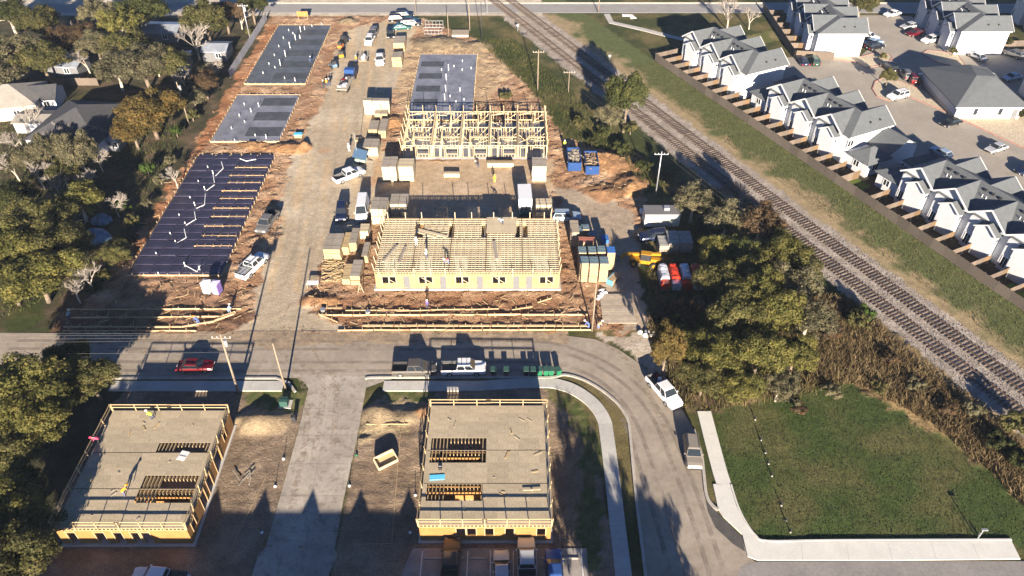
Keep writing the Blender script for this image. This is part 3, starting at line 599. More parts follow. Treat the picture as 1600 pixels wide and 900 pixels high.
# ------------------------------------------------------------------ foundation slabs
pipe_m = {h: MB().tube((0,0,0),(0,0,h),.07,.07,8).mesh('pipe', M_PVC) for h in (.5, .9, 1.5)}
stake_m = MB().b2(-.03,.03,-.02,.02,-.1,.55).mesh('stake', M_LUMW)
def slab(label, x0, x1, y0, y1, m, strips, pipes, grid=False, top=.2):
    t = thing('foundation_slab', label, 'foundation', ((x0+x1)/2, (y0+y1)/2, 0)); W, L = x1-x0, y1-y0
    MB().b2(-W/2, W/2, -L/2, L/2, -.1, top).build('slab_surface', m, t)
    for k, (a, b, c, d) in enumerate(strips): MB().b2(a-W/2, b-W/2, c-L/2, d-L/2, top, top + .012).build('dark_strip', M_SLABS, t)
    for s in (-1, 1):
        MB().b2(s*(W/2+.04)-.025, s*(W/2+.04)+.025, -L/2-.06, L/2+.06, -.1, top+.07).build('form_board', M_BOARDT, t)
        MB().b2(-W/2, W/2, s*(L/2+.04)-.025, s*(L/2+.04)+.025, -.1, top+.07).build('form_board', M_BOARDT, t)
    for px, py, h in pipes:
        q = P(px, py, top); link('pipe', pipe_m[h], t, (q.x-(x0+x1)/2, q.y-(y0+y1)/2, top-.02))
    sm = []; y = -L/2
    while y < L/2:
        for s in (-1, 1): link('stake', stake_m, t, (s*(W/2+.12), y+random.uniform(-.2,.2), 0), random.uniform(0,1))
        y += 1.5
    for k in range(8):
        for s in (-1, 1): link('stake', stake_m, t, (-W/2 + W*(k+.5)/8, s*(L/2+.12), 0), random.uniform(0,1))
    return t
X0, X1 = -58.6, -45.4
def z4(o, l): return [(o[0]+a/4, o[1]+b/4, h) for a, b, h in l]
slab('far dark foundation slab on the left, white pipes standing up', X0, X1, 156.8, 189.6, M_SLABD, [(5.5,13.0,2+k*6.1,5.5+k*6.1) for k in range(5)],
     z4((400,0), [(205,192,.5),(232,212,.5),(280,200,1.5),(248,250,1.5),(276,240,.9),(172,240,.5),(213,300,1.5),(185,352,1.5),(143,292,.5),(116,348,.5),(153,410,1.5),(82,402,.5),(119,425,.5),(45,460,.5),(180,492,.5),(245,508,.9),(350,165,.5),(412,155,.5),(305,185,.9)]))
slab('middle pale foundation slab on the left with smeared sheeting', X0, X1, 131.9, 151.5, M_SLABL, [(6,12.9,2+k*6.3,5.6+k*6.3) for k in range(3)],
     z4((400,0), [(18,665,.9),(65,865,.9)]) + z4((0,0), [(1528,655,.5),(1497,725,.5),(1570,700,.9),(1530,765,.5),(1448,805,.5),(1596,850,.5),(1468,882,.5)]))
slab('pale foundation slab in the middle behind the stud framing', -21.4, -8.2, 140.6, 172.2, M_SLABL, [(.6,5.8,6.2+k*6.2,9+k*6.2) for k in range(4)],
     z4((400,0), [(1290,385,.5),(1237,418,.5),(1204,440,1.5),(1289,440,.5),(1190,500,1.5),(1160,440,.5),(1275,570,.9),(1186,570,1.5),(1213,605,.5),(1180,625,1.5),(1345,430,.5),(1300,625,.5),(1250,640,.5)]))
t = slab('near black plastic covered foundation with rows of timber forms', -59.5, -44.9, 91.3, 126.7, M_PLAST, [], z4((0,225), [(1300,150,.5),(1334,190,.9),(1242,240,.5),(1282,290,.9),(1190,340,.5),(1220,388,.9),(1122,450,.5),(1066,565,.5),(1158,500,.5),(1098,615,.5),(978,690,.5),(1158,765,.9),(1250,790,.9),(992,815,.5)]), top=.15)
gx0, gy0 = -52.2, 109.0
for py in (261.5, 274, 285, 298, 310, 325, 338, 353, 368, 384):       # timber forms on the black plastic
    k = [261.5,274,285,298,310,325,338,353,368,384].index(py); y = P(350, py, .3).y
    x0, x1 = -51.2 - (k % 2)*.4 + .15*k*.2, -45.2
    MB().b2(x0-gx0, x1-gx0, y-gy0-.06, y-gy0+.05, .2, .36).build('form_board', M_BOARDT, t)
    for q in range(5): MB().b2(x0-gx0+.4+q*1.3, x0-gx0+.5+q*1.3, y-gy0-.35, y-gy0+.35, .36, .46).build('form_brace', M_BOARDT, t)
for k in range(0): MB().beam((P(352 - k*15, 268 + k*25).x - gx0, P(352, 268 + k*25).y - gy0, .3), (P(335 - k*14, 292 + k*24).x - gx0, P(335, 300 + k*25).y - gy0, .3), .1, .2).build('form_board', M_BOARDT, t)
padm = MB(); Bq = [(-.5,-.5,0),(.5,-.5,0),(.5,.5,0),(-.5,.5,0)]; Tq = [(-.44,-.40,.16),(.44,-.40,.16),(.44,.40,.16),(-.44,.40,.16)]
for q in range(4): padm.face([Bq[q],Bq[(q+1)%4],Tq[(q+1)%4],Tq[q]])
padm.face(Tq); padm = padm.mesh('plastic_pad', M_PLAST); yk = -17.4; kk = 0
while yk < 17.0:
    hgt = 2.3 if kk % 2 else 1.9; xk = -7.2
    for wdt in (3.3, 2.7, 2.2, 3.0, 3.1):
        o = link('plastic_pad', padm, t, (xk+wdt/2, yk+hgt/2, .15)); o.scale = (wdt-.08, hgt-.06, random.uniform(.7,1.2)); xk += wdt
    yk += hgt; kk += 1
for pa, pb in (((346,253),(349,263)), ((333,272),(335,285)), ((321,303),(320,318)), ((304,331),(306,343)), ((288,358),(291,371)), ((349,263),(337,275)), ((335,289),(323,298)), ((320,320),(307,326)), ((304,344),(291,352)), ((290,372),(277,380)), ((290,415),(308,425)), ((308,425),(313,415)), ((375,248),(385,252)), ((385,252),(400,249))):
    a, b = P(*pa, .25), P(*pb, .25); MB().tube((a.x-gx0-.0, a.y-gy0, .28), (b.x-gx0, b.y-gy0, .28), .07, .07, 6).build('pipe', M_PVC, t)
# ------------------------------------------------------------------ near buildings with decks
def wall_open(mb, axis, u0, u1, f0, f1, z0, z1, opens, m=0):
    """wall along axis with rectangular openings (u0,u1,v0,v1)"""
    us = sorted(set([u0, u1] + [o[0] for o in opens] + [o[1] for o in opens])); 
    for a, b in zip(us[:-1], us[1:]):
        zs = [(z0, z1)]
        for o in opens:
            if o[0] <= a + 1e-6 and o[1] >= b - 1e-6:
                nz = []
                for c, d in zs:
                    if o[2] > c: nz.append((c, min(d, o[2])))
                    if o[3] < d: nz.append((max(c, o[3]), d))
                zs = nz
        for c, d in zs:
            if d - c > .01: mb.b2(a, b, f0, f1, c, d, m) if axis == 'x' else mb.b2(f0, f1, a, b, c, d, m)
    return mb
osb_m = MB().b2(-.5,.5,-.5,.5,-.03,0).mesh('panel', M_OSB)
def guard(t, p0, p1, z, n, lean=.0):
    p0 = Vector(p0); p1 = Vector(p1); d = p1 - p0; o = Vector((-d.y, d.x, 0)).normalized()
    for k in range(n + 1):
        q = p0 + d * (k / n) + Vector((0, 0, 0)); MB().beam((q.x, q.y, z - .35), (q.x + o.x*lean, q.y + o.y*lean, z + 1.12), .10, .10).build('guard_post', M_LUM, t)
    for h in (.55, 1.05):
        for s, e in ((0, .52), (.48, 1)):
            a = p0 + d*s; b = p0 + d*e; dz = random.uniform(-.04,.04)
            MB().beam((a.x + o.x*(lean+.05), a.y + o.y*(lean+.05), z + h + (0 if s == 0 else dz)), (b.x + o.x*(lean+.05), b.y + o.y*(lean+.05), z + h + dz), .04, .12).build('guard_rail', M_LUM, t)
def rim(t, axis, u0, u1, f, z0, z1, step=.42):
    mb = MB(); th = .05
    def bb(a, b, c, d):
        mb.b2(a, b, f-th, f+th, c, d) if axis == 'x' else mb.b2(f-th, f+th, a, b, c, d)
    bb(u0, u1, z1-.07, z1); bb(u0, u1, z0, z0+.07); u = u0
    while u < u1: bb(u, u+.11, z0+.07, z1-.07); u += step
    return mb.build('rim_truss', M_LUM, t)
def deck_house(label, x0, x1, y0, y1, front, sideopen, holes, seams):
    t = thing('deck_building', label, 'unfinished building', (x0, y0, 0)); W, L, Z = x1-x0, y1-y0, 3.2
    MB().b2(-.25, W+.25, -.3, L+.25, -.1, .16).build('slab', M_CONC, t)
    for nm, ax, a, b, f, op, m in (('front_wall','x',0,W,(0,.14),front,M_PLY), ('rear_wall','x',0,W,(L-.14,L),[(2,3.5,1,2.2),(8,9.5,1,2.2)],M_PLY), ('side_wall','y',.14,L-.14,(W-.14,W),sideopen,M_PLY), ('side_wall','y',.14,L-.14,(0,.14),sideopen,M_PLY)):
        # sheathing built sheet by sheet between the openings
        us = sorted(set([a, b] + [o[0] for o in op] + [o[1] for o in op])); wl = MB(); wall_open(wl, ax, a, b, f[0], f[1], .16, 2.7, op); wl.build(nm, m, t)
        for o in op:
            fr = MB(); ff = f[0]-.02 if f[0] < 1 else f[1]+.02
            for u in (o[0]-.05, o[1]+.05):
                fr.b2(u-.05,u+.05,ff-.03,ff+.03,o[2],2.7) if ax == 'x' else fr.b2(ff-.03,ff+.03,u-.05,u+.05,o[2],2.7)
            fr.b2(o[0],o[1],ff-.03,ff+.03,o[3],o[3]+.1) if ax == 'x' else fr.b2(ff-.03,ff+.03,o[0],o[1],o[3],o[3]+.1); fr.build('opening_frame', M_LUM, t)
    rim(t,'x',0,W,.03,2.7,3.14); rim(t,'x',0,W,L-.03,2.7,3.14); rim(t,'y',.1,L-.1,W-.03,2.7,3.14); rim(t,'y',.1,L-.1,.03,2.7,3.14)
    for yq in seams:                                          # party walls under the deck seams
        MB().b2(.2, W-.2, yq-.08, yq+.08, .16, 2.72).build('party_wall', M_PLY, t)
    xsn = int(round(W/2.4)); rows = [0.0]; yq = 0
    edges = sorted(set([0, L] + list(seams) + [h[2] for h in holes] + [h[3] for h in holes]))
    for a, b in zip(edges[:-1], edges[1:]):
        kk = max(1, round((b-a)/1.22)); hh = (b-a)/kk
        for q in range(kk):
            ya, yb = a+q*hh, a+(q+1)*hh; off = random.choice((0, 1.2)); cuts = [0.0]
            u = off if off else 2.4
            while u < W - .3: cuts.append(u); u += 2.4
            cuts.append(W); segs = list(zip(cuts[:-1], cuts[1:]))
            for h in holes:
                if h[2] < (ya+yb)/2 < h[3]:
                    ns = []
                    for s0, s1 in segs:
                        if s1 <= h[0] or s0 >= h[1]: ns.append((s0,s1)); continue
                        if s0 < h[0]: ns.append((s0, h[0]))
                        if s1 > h[1]: ns.append((h[1], s1))
                    segs = ns
            for s0, s1 in segs:
                if s1 - s0 < .05: continue
                o = link('panel', osb_m, t, ((s0+s1)/2, (ya+yb)/2, Z + random.uniform(-.003,.003))); o.scale = (s1-s0-.008, yb-ya-.008, 1)
    for yq in seams: MB().b2(.1, W-.1, yq-.035, yq+.035, Z-.02, Z+.012).build('seam_strip', mat('seam_dark', (.06,.045,.03), .9), t)
    for h in holes:
        u = h[0] + .2
        while u < h[1]:
            if u < h[0] + 2.0 or u > h[1] - .5 : MB().b2(u-.04, u+.04, h[2], h[3], 2.72, 3.12).build('joist', M_LUM, t)
            else:
                MB().b2(u-.04, u+.04, h[3]-.5, h[3]+.05, 2.72, 3.14).build('joist_end', M_LUM, t); MB().b2(u-.04, u+.04, h[2]-.05, h[2]+.12, 2.72, 3.14).build('joist_end', M_LUM, t)
            u += .42
    rq = random.Random(int(x0*10))
    for k in range(14):
        while True:
            ux, uy = rq.uniform(.6,W-.6), rq.uniform(1.0,L-.6)
            if not any(h[0]-.5 < ux < h[1]+.5 and h[2]-.5 < uy < h[3]+.5 for h in holes): break
        MB().box((ux,uy,Z+.03), (rq.uniform(.2,1.1),rq.uniform(.06,.25),.05), rq.uniform(0,3)).build('offcut', rq.choice([M_LUM,M_LUMG,M_OSB]), t)
    guard(t, (0,-.05,0), (W,-.05,0), Z, 6, -.0); guard(t, (W,L+.05,0), (0,L+.05,0), Z, 5); guard(t, (W+.05,0,0), (W+.05,L,0), Z, 7, -.12); guard(t, (-.05,L,0), (-.05,0,0), Z, 7, -.12)
    return t
fr1 = [(4.0,4.95,1.1,2.5),(5.15,6.1,1.1,2.5),(7.1,8.0,1.1,2.5),(9.3,10.2,1.1,2.5),(12.7,13.6,1.1,2.5)]
tb4 = deck_house('near middle unfinished building with an osb deck, pickup trucks parked in front', -10.0, 4.2, 45.8, 62.4, fr1, [(2,3.2,.16,2.3),(6,7.5,1,2.3),(11,12.2,.16,2.3)], [(.5,6.7,2.95,5.15),(.5,7.0,8.05,9.75),(.5,7.0,9.85,11.6)], [5.2, 9.8])
fr2 = [(1.0,1.9,.16,2.3),(4.0,5.0,.16,2.3),(6.0,6.9,.16,2.3),(7.9,8.7,.16,2.3),(9.0,9.9,.16,2.3)]
deck_house('near left unfinished building with an osb deck and three workers', -48.9, -34.8, 45.4, 61.6, fr2, [(1,1.9,1,2.3),(4.2,5.4,.16,2.5),(6.4,7.6,.16,2.5),(9.3,11.2,.16,2.5),(13,13.8,1.2,2.3)], [(7.4,13.6,3.1,4.85),(7.4,13.6,4.95,6.7),(7.4,13.4,9.9,11.3)], [4.9, 9.85])
# ------------------------------------------------------------------ building with open floor trusses
bx0, bx1, by0, by1 = -20.5, 7.1, 88.2, 101.9
t = thing('truss_deck_building', 'middle unfinished building with open floor trusses and pale plywood front', 'unfinished building', (bx0, by0, 0)); W, L = bx1-bx0, by1-by0; Z = 3.3
MB().b2(-.3, W+.3, -.4, L+.3, -.1, .18).build('slab', M_CONC, t)
def zx(a): return P(570 + a/5, 447, 1).x - bx0
op = []
for a, b in ((138,185),(195,242),(425,470),(480,527),(712,757),(767,812),(1000,1043),(1053,1098),(1368,1412),(1424,1470)): op.append((zx(a), zx(b), 1.05, 2.35))
doors = [(zx(a), zx(b)) for a, b in ((302,350),(588,635),(875,922),(1160,1207),(1260,1307))]
wl = MB(); wall_open(wl, 'x', 0, W, 0, .14, .18, 2.75, op + [(a, b, .18, 2.45) for a, b in doors]); wl.build('front_wall', M_PLYP, t)
for a, b in doors: dq = MB().b2(a+.02, b-.02, .05, .10, .19, 2.4).build('door', M_GYP, t); MB().box((a+.15,.02,1.2), (.06,.06,.12)).build('handle', M_DARK, dq)
for a, b, c, d in op:
    fr = MB()
    for u in (a-.05, b+.05): fr.b2(u-.05,u+.05,-.05,0,c-.1,d+.1)
    fr.b2(a,b,-.05,0,d,d+.1); fr.build('window_frame', M_LUMW, t)
for k in range(0, 10, 2):
    a, b = op[k][0], op[k+1][1]; s = (k//2) % 2
    MB().beam((a+.4 if s else b-.05, -.07, 1.15 if not s else 2.25), (b-.05 if s else (a+b)/2, -.07, 1.15 if s else 1.15+.75), .04, .09).build('brace', M_LUMW, t)
for nm, y in (('rear_wall', L-.14),): wl = MB(); wall_open(wl, 'x', 0, W, y, y+.14, .18, 2.75, [(2.3+k*5.52, 4.6+k*5.52, .3, 2.3) for k in range(5)]); wl.build(nm, M_PLYP, t)
for x in [0, W-.14] + [W/5*k-.1 for k in range(1,5)]: MB().b2(x, x+.14, .14, L-.14, .18, 2.75).build('party_wall', M_PLYP, t)
rim(t,'x',0,W,.03,2.75,3.28); rim(t,'x',0,W,L-.03,2.75,3.28); rim(t,'y',.1,L-.1,.03,2.75,3.28,.55); rim(t,'y',.1,L-.1,W-.03,2.75,3.28,.55)
hole = [(zx(355)-.1,zx(410)+.2), (zx(628),zx(672)), (zx(898),zx(945)), (zx(1172),zx(1215)), (zx(1232),zx(1280))]
M_TRUSS = mat('truss_lumber', (.46,.39,.27), .85, .10, 2, fine=.1, objvar=.16)
for bay in range(5):
    a, b = W/5*bay, W/5*(bay+1)
    k = 0; y = .35
    while y < L - .2:
        segs = [(a+.03, b-.03)]
        if L*.62 < y < L*.9:
            ns = []
            for s0, s1 in segs:
                cut = [(h0, h1) for h0, h1 in hole if h1 > s0 and h0 < s1]; u = s0
                for h0, h1 in sorted(cut):
                    if h0 - u > .1: ns.append((u, h0))
                    u = h1
                if s1 - u > .1: ns.append((u, s1))
            segs = ns
        for s0, s1 in segs:
            jb = MB(); jb.b2(s0, s1, y-.06, y+.06, Z-.06, Z); jb.b2(s0, s1, y-.05, y+.05, 2.78, 2.84); u = s0 + .3
            zig = 0
            while u + .55 < s1: jb.beam((u, y, 2.84 if zig else Z-.06), (u+.55, y, Z-.06 if zig else 2.84), .06, .05); u += .55; zig = 1-zig
            jb.build('floor_truss', M_TRUSS, t)
        y += .5
for k in range(23):                                           # strongbacks lying across the trusses
    x = W/23*(k+.5); MB().b2(x-.05, x+.05, .3, L-.4, Z-.30, Z-.22).build('strongback', M_TRUSS, t)
for k in range(1,5): MB().b2(W/5*k-.05, W/5*k+.05, .1, L-.1, Z+.002, Z+.02).build('seam_strip', MATS['seam_dark'], t)
for py in (345, 352, 360, 371, 378, 386, 397, 409, 420):
    MB().beam((-.05, P(590,py,3.3).y-by0 if 0 else (P(590,py,3.3).y-by0), 2.5), (-.35, P(590,py,3.3).y-by0, 4.4), .05, .09).build('stub_post', M_LUMW, t); MB().beam((W+.05, P(590,py,3.3).y-by0, 2.5), (W+.25, P(590,py,3.3).y-by0, 4.2), .05, .09).build('stub_post', M_LUMW, t)
for a in (180,318,445,705,835,1007,1153,1290,1402,1455): x = P(570+a/5, 342, 3.3).x-bx0; MB().b2(x-.06,x+.06,L,L+.05,2.4,4.45).build('stub_post', M_LUMW, t)
for a in (120,240,392,520,632,752,1155,1310,1450): x = zx(a); MB().b2(x-.05,x+.05,-.12,-.07,2.4,4.1).build('stub_post', M_LUMW, t)
dpan = MB().b2(-.6,.6,-1.2,1.2,0,.02).mesh('deck_sheet', M_LUMW)
for k in range(4):
    for j in range(2): link('deck_sheet', dpan, t, (zx(970+k*62), L-.95-j*1.95, Z+.012+j*.02), R(random.uniform(-3,3)))
for (a, b, c, d, w_) in ((410,340,640,395,.55),(400,355,560,400,.4),(1010,430,1030,570,.5),(255,460,140,590,.35),(320,470,265,600,.35)):
    p, q = P(570+a/5, 290+b/5, 3.45), P(570+c/5, 290+d/5, 3.45); MB().beam((p.x-bx0,p.y-by0,Z+.08), (q.x-bx0,q.y-by0,Z+.08), w_, .12).build('loose_boards', M_LUMG if a < 350 or a > 900 else M_LUMW, t)
# ------------------------------------------------------------------ stud framed building
fx0, fx1, fy0, fy1 = -20.5, 6.5, 126.0, 139.2
t = thing('stud_frame_building', 'open timber stud framing of a building on a grey slab', 'unfinished building', (fx0, fy0, 0)); W, L = fx1-fx0, fy1-fy0; Hh = 2.75
MB().b2(-.2, W+.2, -.3, L+.2, -.1, .2).build('slab', M_SLABL, t)
M_STUD = mat('stud_lumber', (.50,.40,.24), .8, .08, 2, fine=.06, objvar=.05)
def stud_wall(p0, p1, gaps=(), h=Hh, step=.6, th=.09, rng_=random):
    p0 = Vector((p0[0],p0[1],0)); p1 = Vector((p1[0],p1[1],0)); d = p1-p0; Ld = d.length; u = d.normalized(); mb = MB(); a = math.atan2(d.y,d.x)
    def bx(s0, s1, z0, z1): c = p0 + u*((s0+s1)/2); mb.box((c.x,c.y,(z0+z1)/2), (s1-s0, th+.03, z1-z0), a)
    bx(0, Ld, h-.12, h); s = 0; bx(0, Ld, .2, .26)
    while s <= Ld:
        g = next((g for g in gaps if g[0] < s < g[1]), None)
        if g is None: bx(s-.035, s+.035, .26, h-.12)
        else:
            bx(s-.035, s+.035, h-.45, h-.12)
            if g[2]: bx(s-.035, s+.035, .26, .9)
        s += step
    for g in gaps:
        bx(g[0], g[1], h-.55, h-.42); bx(g[0]-.05,g[0]+.03,.26,h-.12); bx(g[1]-.03,g[1]+.05,.26,h-.12)
        if g[2]: bx(g[0], g[1], .86, .95)
    return mb.build('stud_wall', M_STUD, t)
bay = W/5
stud_wall((0,0),(W,0), [(2.7+k*bay, 4.9+k*bay, 1) for k in range(5)] + [(.5+k*bay, 1.5+k*bay, 0) for k in range(5)])
stud_wall((0,L),(W,L), [(1.2+k*bay, 3.4+k*bay, 1) for k in range(5)]); stud_wall((0,0),(0,L), []); stud_wall((W,0),(W,L), [])
for k in range(1,5):
    x = bay*k; MB().b2(x-.02, x+.02, .15, L-.15, .2, Hh-.13).build('fire_board', mat('tan_gypsum', (.46,.40,.31), .9, .1, 1), t); stud_wall((x-.16,.1),(x-.16,L-.1)); stud_wall((x+.16,.1),(x+.16,L-.1))
for k in range(5):
    x = bay*k; stud_wall((x+.25,L*.52),(x+bay*.9,L*.52), [(1.0,2.0,0)]); stud_wall((x+bay*.3,.15),(x+bay*.3,L*.5), [(1.5,2.5,0)]); stud_wall((x+bay*.35,L*.24),(x+bay-.25,L*.24), [(.6,1.5,0)]); stud_wall((x+bay*.55,L*.54),(x+bay*.55,L-.15), [(1,2,0)])
    if k % 2 == 0: stud_wall((x+.25,L*.75),(x+bay*.55,L*.75))
    for q in range(5):                                        # long temporary braces
        y = L*(.08+.2*q); xa, xb = x+.3, x+bay-.3
        MB().beam((xa, y, Hh+.03), (xa+1.9, y+random.uniform(-.8,1.6), .9 if q % 2 else Hh+.05), .05, .1).build('brace', M_STUD, t); MB().beam((xb, y+.6, Hh+.03), (xb-2.2, y+random.uniform(-1.0,1.2), 1.0 if q % 3 else Hh+.06), .05, .1).build('brace', M_STUD, t)
for k in range(11): x = W*k/10; MB().beam((x, L+.03, 1.6), (x+random.uniform(-.05,.05), L+.06, 4.1), .05, .1).build('stub_post', M_STUD, t)
for k in range(6): y = L*k/5; MB().beam((-.05, y, 1.2), (-.5, y, 4.2), .05, .1).build('stub_post', M_STUD, t); MB().beam((W+.05, y, 1.2), (W+.2, y, 4.0), .05, .1).build('stub_post', M_STUD, t)
# ------------------------------------------------------------------ vehicles
# kind: length, width, height, shoulder, (cabin base rear, cabin base front, roof rear, roof front) as fractions from the rear, hood height, bed
KIND = {
 'sedan':  (4.8, 1.84, 1.45, .92, (.13,.72,.27,.56), .84, 0),
 'hatch':  (4.2, 1.80, 1.50, .95, (.03,.70,.12,.52), .88, 0),
 'suv':    (4.8, 1.95, 1.75, 1.08, (.02,.72,.08,.57), 1.02, 0),
 'pickup': (5.9, 2.02, 1.92, 1.16, (.35,.77,.375,.655), 1.12, .35),
 'van':    (5.8, 2.05, 2.55, 1.35, (.005,.88,.02,.72), 1.15, 0),
}
def paintm(name, col, rough=.3, metal=.25): return mat('paint_' + name, col, rough, .04, 1.5, metal=metal, spec=.5)
PAINT = {'white': paintm('white', (.60,.61,.62), .35, 0), 'silver': paintm('silver', (.42,.43,.44)), 'grey': paintm('grey', (.16,.155,.15)), 'black': paintm('black', (.012,.013,.015), .25),
         'red': paintm('red', (.12,.004,.008)), 'blue': paintm('blue', (.03,.08,.24)), 'navy': paintm('navy', (.012,.02,.055)), 'teal': paintm('teal', (.02,.10,.09)), 'tan': paintm('tan', (.27,.235,.19)),
         'paleblue': paintm('paleblue', (.28,.36,.45)), 'taupe': paintm('taupe', (.095,.085,.075)), 'green': paintm('green', (.02,.06,.04)), 'brown': paintm('brown', (.10,.065,.04))}
CARM = {}
def car_meshes(kind, col):
    if (kind, col) in CARM: return CARM[(kind, col)]
    L, W, Ht, zs, cab, hood, bed = KIND[kind]; pm = PAINT[col]; out = []
    hw = W/2; x0, x1 = -L/2, L/2; cx = [x0 + L*f for f in cab]; zb = .28
    body = MB(); rear_z = zs if kind != 'sedan' else zs - .02
    st = [(x0, .86, zb+.15, rear_z-.22), (x0+.12, .97, zb, rear_z-.03), (cx[0], 1.0, zb-.03, zs), (cx[1], 1.0, zb-.03, zs), (x1-.55, .97, zb, hood), (x1-.12, .90, zb, hood-.10), (x1, .78, zb+.16, hood-.28)]
    if bed: st = [(x0, .97, zb+.1, zs-.02), (x0+.05, 1.0, zb, zs), (cx[0]-.01, 1.0, zb-.03, zs)] + st[3:]
    def ring(s): x, f, a, b = s; h = hw*f; return [(x,-h*.86,a),(x,-h,a+.2),(x,-h,a+(b-a)*.72),(x,-h*.9,b),(x,h*.9,b),(x,h,a+(b-a)*.72),(x,h,a+.2),(x,h*.86,a)]
    rs = [ring(s) for s in st]
    for i in range(len(rs)-1):
        for k in range(8):
            j = (k+1) % 8
            if bed and i < 2 and k == 3: continue
            body.face([rs[i][k], rs[i][j], rs[i+1][j], rs[i+1][k]][::-1])
    body.face(rs[0]); body.face(rs[-1][::-1])
    out.append(('body', body.mesh('body', pm), None, []))
    ct, cb = hw*.74, hw*.94
    zt = Ht; A = [(cx[0],-cb,zs-.01),(cx[1],-cb,zs-.01),(cx[1],cb,zs-.01),(cx[0],cb,zs-.01)]; T = [(cx[2],-ct,zt-.06),(cx[3],-ct,zt-.06),(cx[3],ct,zt-.06),(cx[2],ct,zt-.06)]
    T2 = [(cx[2]+.15,-ct*.88,zt),(cx[3]-.15,-ct*.88,zt),(cx[3]-.15,ct*.88,zt),(cx[2]+.15,ct*.88,zt)]
    cabm = MB()
    for k in range(4): j = (k+1) % 4; cabm.face([A[k],A[j],T[j],T[k]]); cabm.face([T[k],T[j],T2[j],T2[k]])
    cabm.face(T2); out.append(('cabin', cabm.mesh('cabin', pm), None, []))
    def glass(q, inset, nm, a=0.0, b=1.0):
        q = [Vector(p) for p in q]; nrm = (q[1]-q[0]).cross(q[3]-q[0]).normalized() * .012
        e = lambda u, v: q[0]*(1-u)*(1-v) + q[1]*u*(1-v) + q[2]*u*v + q[3]*(1-u)*v + nrm
        return (nm, MB().face([e(a+inset*.5,inset*1.3), e(b-inset*.5,inset*1.3), e(b-inset*.5,1-inset), e(a+inset*.5,1-inset)]).mesh(nm, M_GLASS), None, [])
    out.append(glass([A[1],A[2],T[2],T[1]], .05, 'windshield')); 
    if kind != 'van': out.append(glass([A[3],A[0],T[0],T[3]], .10, 'rear_window'))
    for q in ([A[0],A[1],T[1],T[0]], [A[2],A[3],T[3],T[2]]):
        sp = ((0,.5),(.5,1)) if kind != 'van' else (((.72,1),) if q[0] == A[0] else ((0,.28),))
        for a, b in sp: out.append(glass(q, .05, 'side_window', a, b))
    wr = .34 if kind in ('sedan','hatch') else .40
    wm = MB().tube((0,-.12,0),(0,.12,0), wr, wr, 14).mesh('wheel', M_TYRE); rm = MB().tube((0,-.135,0),(0,.135,0), wr*.62, wr*.62, 10).mesh('rim', M_RIM)
    for fx in (.19, .80):
        for s in (-1, 1): out.append(('wheel', wm, (x0 + L*fx, s*(hw-.10), wr), [('rim', rm)]))
    for s in (-1, 1):
        out.append(('headlight', MB().box((x1-.05, s*hw*.66, hood-.30), (.14,.36,.16)).mesh('headlight', M_LAMP), None, [])); out.append(('taillight', MB().box((x0+.03, s*hw*.84, zs-.28), (.10,.22,.28)).mesh('taillight', M_TAIL), None, []))
        out.append(('mirror', MB().box((cx[1]-.35, s*(hw+.08), zs+.08), (.14,.2,.14)).mesh('mirror', pm), None, []))
    out.append(('bumper', MB().box((x1-.02,0,zb+.2), (.14,W*.8,.22)).mesh('bumper', M_DARK if col != 'white' else PAINT['silver']), None, []))
    out.append(('number_plate', MB().box((x0-.02,0,zb+.42), (.03,.34,.16)).mesh('number_plate', M_TRIM), None, []))
    if bed:
        bb = MB(); xb0, xb1 = x0+.06, cx[0]-.02
        bb.b2(xb0, xb1, -hw*.82, hw*.82, .62, .66)
        for s in (-1,1): bb.b2(xb0, xb1, s*hw*.86-.05, s*hw*.86+.05, .66, zs+.006)
        bb.b2(xb0, xb0+.07, -hw*.81, hw*.81, .66, zs+.006); bb.b2(xb1-.06, xb1, -hw*.81, hw*.81, .66, zs+.006)
        out.append(('cargo_bed', bb.mesh('cargo_bed', M_DARK if col not in ('white','tan') else mat('bed_liner', (.09,.09,.09), .7)), None, []))
    if kind == 'suv':
        rr = MB()
        for s in (-1, 1): rr.b2(cx[2]+.2, cx[3]-.2, s*ct*.86-.03, s*ct*.86+.03, Ht+.0, Ht+.06)
        out.append(('roof_rail', rr.mesh('roof_rail', M_DARK), None, []))
    CARM[(kind, col)] = out
    return out
def car(kind, col, rear, front, label, cat=None, group=None, sc=1.0, dz=.02):
    a, b = P(*rear), P(*front); d = b - a; c0 = (a + b) / 2
    t = thing({'sedan':'sedan_car','hatch':'hatchback_car','suv':'suv','pickup':'pickup_truck','van':'van'}[kind], label, cat or {'pickup':'pickup truck','van':'van'}.get(kind, 'car'), (c0.x, c0.y, max(gh(c0.x,c0.y), dz)), math.atan2(d.y, d.x), group)
    t.scale = (sc, sc, sc)
    for nm, me, loc, subs in car_meshes(kind, col):
        o = link(nm, me, t, loc)
        for sn, sm in subs: link(sn, sm, o)
    return t
def bedload(t, L=1.6, m=M_LUM):
    for k in range(4): MB().box((-1.9 + random.uniform(-.2,.2), -.45 + k*.3, .9 + .12*(k % 2)), (L,.25,.3)).build('bed_load', m, t)
G1 = 'vehicles on the street'
car('sedan','red',(279,577),(336,576),'dark red sedan parked alone on the street beside the near left building', group=G1)
car('pickup','taupe',(612,582),(684,581),'grey brown pickup truck parked on the street behind a white truck', group=G1)
t = car('pickup','white',(692,581),(757,580),'white pickup truck parked on the street in front of a grey brown one', group=G1)
for x in (-.2, .5): MB().box((x,0,1.95), (.06,1.3,.04)).build('roof_rack_bar', M_DARK, t)
t = car('pickup','white',(1016,592),(1058,641),'white pickup truck on the bend with red cargo in its open bed', group=G1)
